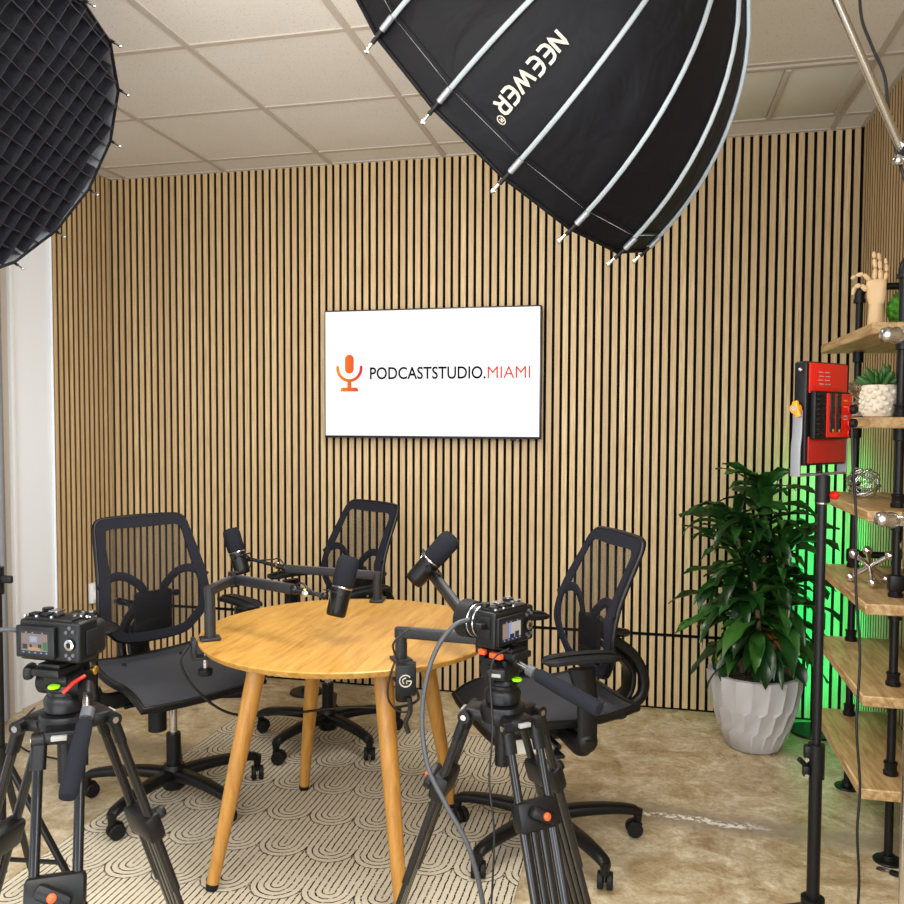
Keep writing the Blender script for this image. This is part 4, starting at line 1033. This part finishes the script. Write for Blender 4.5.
# ------------------------------------------------------------------ pipe shelf unit
X0, X1, Y0, Y1 = .66, .938, -1.455, -.69
SZ = [.285, .575, .86, 1.145, 1.43, 1.715]
un = thing('pipe_shelf', 'wall shelf unit of thick wooden boards on black iron pipes at the right', 'shelf', (.78, -1.07, 0))
O3 = Vector((.78, -1.07, 0)); TH = .034
for i, z in enumerate(SZ):
    m = MB(); e = .004
    m.box(((X0+X1)/2-O3.x, (Y0+Y1)/2-O3.y, z-TH/2+ (0)), (X1-X0, Y1-Y0, TH), 'shelf_wood', .004, seg=1)
    m.build('shelf_board', un)
for k_, yp in enumerate((-.755, -1.32)):
    y = yp-O3.y; zs = [0]+SZ
    m = MB(); m.lathe([(.045, 0), (.046, .004), (.044, .007), (.022, .009), (.020, .024)], 'iron_pipe', 28, (0, y, 0)); m.build('floor_flange', un)
    for a_, b_ in zip(zs, zs[1:]):
        z0 = a_+(.012 if a_ == 0 else 0); m = MB(); m.cyl((0, y, z0), (0, y, b_-TH), .0132, 'iron_pipe', 20)
        if a_: m.lathe([(.0215, 0), (.0225, .003), (.0225, .012), (.019, .015), (.0185, .034), (.021, .037), (.021, .042), (.014, .044)], 'iron_pipe', 24, (0, y, a_))
        m.lathe([(.014, -.040), (.0195, -.038), (.0195, -.004), (.0205, 0)], 'iron_pipe', 24, (0, y, b_-TH)); m.build('pipe', un)
    zt = 1.925
    m = MB(); m.cyl((0, y, 1.715), (0, y, zt-.045), .0132, 'iron_pipe', 20); m.lathe([(.0215, 0), (.0225, .003), (.0225, .012), (.014, .015)], 'iron_pipe', 24, (0, y, 1.715))
    m.tube(spline([(0, y, zt-.055), (0, y, zt-.03), (.010, y, zt-.009), (.032, y, zt), (.055, y, zt)], 6), .0175, 'iron_pipe', 16)
    m.cyl((0, y, zt-.060), (0, y, zt-.046), .0215, 'iron_pipe', 20); m.cyl((.044, y, zt), (.058, y, zt), .0215, 'iron_pipe', 20)
    m.cyl((.05, y, zt), (.945-O3.x, y, zt), .0132, 'iron_pipe', 18); m.lathe([(.044, 0), (.044, -.006), (.02, -.009), (.019, -.024)], 'iron_pipe', 24, (.944-O3.x, y, zt), (1, 0, 0)); m.build('wall_bracket', un)
    m = MB(); m.box((0, y, .905), (.046, .044, .055), 'iron_pipe', .010) ; m.cyl((0, y, .91), (.945-O3.x, y, .91), .0132, 'iron_pipe', 18); m.lathe([(.044, 0), (.044, -.006), (.02, -.009), (.019, -.024)], 'iron_pipe', 24, (.944-O3.x, y, .91), (1, 0, 0)); m.build('wall_bracket', un)

# wooden hand
hd = thing('wooden_hand', 'jointed wooden artist hand standing on the top shelf', 'hand model', (.722, -1.235, 1.7155)); hd.scale = (.86, .86, .94); hd.rotation_euler = (0, 0, R_(-25))
m = MB(); m.lathe([(.030, 0), (.031, .004), (.027, .05), (.025, .085)], 'hand_wood', 32); m.build('wrist', hd)
m = MB(); rr = []
for z, wx, wy, ox in ((.086, .026, .019, 0), (.10, .031, .018, 0), (.13, .034, .017, -.001), (.155, .036, .016, -.002), (.168, .034, .014, -.002), (.172, .028, .010, -.002)):
    rr.append([Vector((ox+wx*math.cos(2*PI*j/24), wy*math.sin(2*PI*j/24), z)) for j in range(24)])
m.ring(rr, 'hand_wood'); m.build('palm', hd)
def finger(pts, r):
    m = MB()
    for i in range(len(pts)-1):
        a, b = Vector(pts[i]), Vector(pts[i+1]); d = (b-a).normalized(); L = (b-a).length
        ri = r*(1-.12*i); m.lathe([(ri*.55, .001), (ri*.95, .005), (ri*1.02, L*.5), (ri*.92, L-.006), (ri*.5, L-.001)], 'hand_wood', 16, a, d)
    m.build('finger', hd)
finger([(.012, 0, .170), (.012, -.002, .205), (.008, -.003, .236), (.004, -.003, .262)], .0088)
finger([(-.008, 0, .172), (-.006, -.004, .210), (-.010, -.006, .243), (-.012, -.006, .268)], .0090)
finger([(.027, .004, .166), (.032, .004, .195), (.030, .004, .222), (.026, .004, .242)], .0080)
finger([(-.022, -.004, .168), (-.044, -.012, .193), (-.070, -.014, .190), (-.088, -.014, .180)], .0084)
finger([(-.032, -.006, .135), (-.052, -.014, .156), (-.074, -.018, .150), (-.080, -.018, .122)], .0092)
# moss ball
m = MB(); n1, n2 = 40, 22; vs = []
for i in range(n2+1):
    t = -PI/2+PI*i/n2; t = max(-1.54, min(1.54, t))
    for j in range(n1):
        a = 2*PI*j/n1; r = .060+rg.uniform(-.0035, .0035)
        vs.append((r*math.cos(t)*math.cos(a), r*math.cos(t)*math.sin(a), r*math.sin(t)))
fs = [[i*n1+j, i*n1+(j+1) % n1, (i+1)*n1+(j+1) % n1, (i+1)*n1+j] for i in range(n2) for j in range(n1)]
m.add(vs, fs, 'moss', True)
tag(m.build('moss_ball', loc=(.815, -1.235, 1.7795)), 'green moss ball behind the wooden hand on the top shelf', 'decorative ball')
# bumpy pot with succulent
bp = thing('potted_succulent', 'small succulent in a cream pot covered with round bumps', 'plant', (.772, -1.27, 1.4305))
bp.location = (.735, -1.25, 1.4305)
m = MB(); m.lathe([(.042, 0), (.047, .004), (.052, .04), (.053, .098), (.050, .104), (.046, .104), (.045, .090)], 'bumpy_ceramic', 40)
for i in range(64):
    z = .012+.085*((i+.5)/64); a = i*2.39996; r = .0505+.002*(z/.09)
    m.ball((r*math.cos(a), r*math.sin(a), z), rg.choice((.0055, .0075, .0095)), 'bumpy_ceramic', 12)
m.build('pot', bp)
MB().lathe([(.045, .088), (.044, .094), (.001, .096)], 'soil', 24).build('soil', bp)
for i in range(24):
    lay = i/24; a = i*2.4; el = .35+1.1*lay; L = rg.uniform(.050, .085)-.020*lay; d = Vector((math.cos(a)*math.cos(el), math.sin(a)*math.cos(el), math.sin(el)))
    b_ = Vector((.012*math.cos(a), .012*math.sin(a), (.094+.018*lay))); q = d.to_track_quat('Z', 'X').to_matrix()
    m = MB(); m.ball(b_+d*L/2, 1, 'succulent_green', 12, (.0115, .006, L/2), q); m.cone(b_+d*L*.93, b_+d*(L*1.05), .003, .0005, 'succulent_green', 8); m.build('leaf', bp)
# hourglass
hg = thing('hourglass', 'small glass hourglass with pale sand beside the bumpy pot', 'hourglass', (.690, -1.165, 1.4305))
m = MB(); m.lathe([(.026, .0), (.030, .006), (.031, .022), (.022, .042), (.004, .060), (.022, .078), (.030, .096), (.030, .112), (.022, .120)], 'glass', 32, cap=True); m.build('glass_bulb', hg)
m = MB(); m.lathe([(.023, .004), (.027, .008), (.028, .022), (.016, .030), (.002, .036)], 'sand', 28); m.build('sand', hg)
# wire sphere
ws = thing('wire_sphere', 'silver wire sphere of interlocking rings on the third shelf from the top', 'ornament', (.752, -1.0, 1.1455+.056))
for i in range(9):
    ax = Vector((rg.uniform(-1, 1), rg.uniform(-1, 1), rg.uniform(-1, 1))).normalized(); r = .056*(1-.05*(i % 4)); q = frame_z(ax)
    MB().tube([q @ Vector((r*math.cos(2*PI*j/36), r*math.sin(2*PI*j/36), 0)) for j in range(36)], .0021, 'steel', 8, closed=True).build('ring', ws)
# silver jack
jk = thing('silver_jack', 'large silver toy jack ornament lying on the fourth shelf from the top', 'ornament', (.752, -1.12, .8605+.0625))
import itertools as _it
DJ = [Vector((.62, .10, -.40)), Vector((-.20, .60, -.42)), Vector((.05, -.62, -.40)) ]
DJ = [Vector(v).normalized() for v in ((.80, .15, -.58), (-.62, .62, -.48), (-.15, -.80, -.58))]
axs = [Vector((.816, 0, .577)), Vector((-.408, .707, .577)), Vector((-.408, -.707, .577))]
rz = Matrix.Rotation(R_(205), 3, 'Z')
for a in axs:
    a = rz @ a; m = MB(); m.cyl(-a*.076, a*.076, .0085, 'chrome', 14); m.build('bar', jk)
    for s_ in (-1, 1): MB().ball(a*s_*.078, .0165, 'chrome', 18).build('knob', jk)
# wooden block on the floor beside the near flange, low timber edge
m = MB(); m.box((.905, -1.33, .035), (.07, .09, .07), 'shelf_wood', .003)
tag(m.build('wood_offcut'), 'pale wooden block on the floor by the right wall beneath the shelves', 'wood block')
# binder clip
bc = thing('binder_clip', 'black wire clip lying on the floor beside the near pipe flange', 'clip', (.770, -1.405, .0)); bc.rotation_euler = (0, 0, R_(-35))
m = MB(); m.box((.008, 0, .008), (.028, .022, .012), 'black_metal', .003); m.build('clip_body', bc)
for s_ in (-1, 1): MB().tube(spline([(-.004, s_*.004, .008), (-.02, s_*.012, .007), (-.042, s_*.009, .005), (-.046, 0, .005), (-.042, -s_*.004, .005), (-.02, -s_*.002, .007)], 6), .0014, 'black_metal', 8).build('wire_handle', bc)

# ------------------------------------------------------------------ cables and small things on the floor
def cable(label, pts, r=.0035, mt='cable_black', nm='cable', k=8):
    P0 = Vector(pts[0]); m = MB(); m.tube(spline([Vector(p)-P0 for p in pts], k), r, mt, 10)
    return tag(m.build(nm, loc=P0), label, 'cable')
cable('black cable hanging from the red panel down to the floor beside the shelves', [(.520, -1.86, 1.40), (.524, -1.865, 1.30), (.536, -1.86, 1.16), (.540, -1.86, .98), (.556, -1.85, .80), (.550, -1.86, .62), (.562, -1.86, .46), (.556, -1.87, .34), (.566, -1.86, .20), (.562, -1.87, .06), (.570, -1.92, .006), (.60, -2.1, .006)])
cable('black cable looping down in front of the ceiling beside the boom arm', [(.47, -2.05, 2.70), (.468, -2.06, 2.50), (.470, -2.07, 2.36), (.492, -2.08, 2.28), (.520, -2.09, 2.20), (.528, -2.10, 2.10), (.545, -2.11, 2.02), (.575, -2.125, 1.90), (.60, -2.13, 1.80)], .0035)
cable('black cable looping from the left table edge under the table', [(-1.365, -1.895, .72), (-1.395, -1.90, .66), (-1.36, -1.86, .56), (-1.29, -1.76, .46), (-1.16, -1.60, .42), (-1.0, -1.50, .42), (-.82, -1.52, .44), (-.70, -1.66, .52), (-.655, -1.86, .63)], .0045)
cable('grey cable running from the back of the left camera off to the left', [(-1.105, -2.91, 1.025), (-1.135, -2.93, 1.030), (-1.18, -2.95, 1.020), (-1.26, -2.96, .97), (-1.40, -2.90, .80), (-1.5, -2.8, .4), (-1.52, -2.75, .008)], .0045, 'cable_grey')
cable('thick grey cable arching from the right camera down past the tripod', [(-.352, -2.525, 1.000), (-.378, -2.548, .992), (-.405, -2.580, .955), (-.420, -2.610, .900), (-.425, -2.63, .82), (-.405, -2.66, .74), (-.365, -2.68, .68), (-.315, -2.69, .60), (-.285, -2.69, .48), (-.262, -2.69, .30), (-.24, -2.70, .10), (-.22, -2.78, .008)], .0050, 'cable_grey')
cable('thin black cable drooping down the front of the right tripod', [(-.262, -2.565, .955), (-.285, -2.60, .945), (-.293, -2.60, .90), (-.288, -2.60, .80), (-.292, -2.61, .70), (-.280, -2.62, .60), (-.285, -2.62, .45)], .0022)
cable('thin black cable along the base of the white wall at the left', [(-2.88, -.75, .012), (-2.80, -.95, .012), (-2.70, -1.10, .02), (-2.55, -1.2, .006), (-2.35, -1.25, .006)], .004)
tag(MB().lathe([(.0, 0), (.085, 0), (.088, .004), (.084, .012), (.03, .016), (.026, .030), (.001, .034)], 'black_metal', 40).build('lamp_base', loc=(-1.70, -.19, .0)), 'round black disc base on the floor behind the rear table leg', 'base')
rm = thing('power_adapter', 'small black adapter box with a white sticker on the floor left of the table', 'adapter', (-2.05, -.34, 0)); rm.rotation_euler = (0, 0, R_(18))
MB().box((0, 0, .014), (.11, .05, .028), 'black_plastic', .005).build('body', rm)
MB().box((.01, 0, .0283), (.04, .03, .0012), 'white_plastic').build('sticker', rm)

for o in list(COL.objects):
    if o.parent is None and 'label' in o and 'group' not in o:
        g_ = {'broadcast_microphone': 'foam-topped broadcast microphones around the table', 'low_microphone_arm': 'low microphone arms clamped to the table', 'cinema_camera': 'cinema cameras on tripods', 'video_tripod': 'video tripods holding the cameras', 'parabolic_softbox': 'large black softboxes'}.get(o.name.split('.')[0])
        if g_: o['group'] = g_
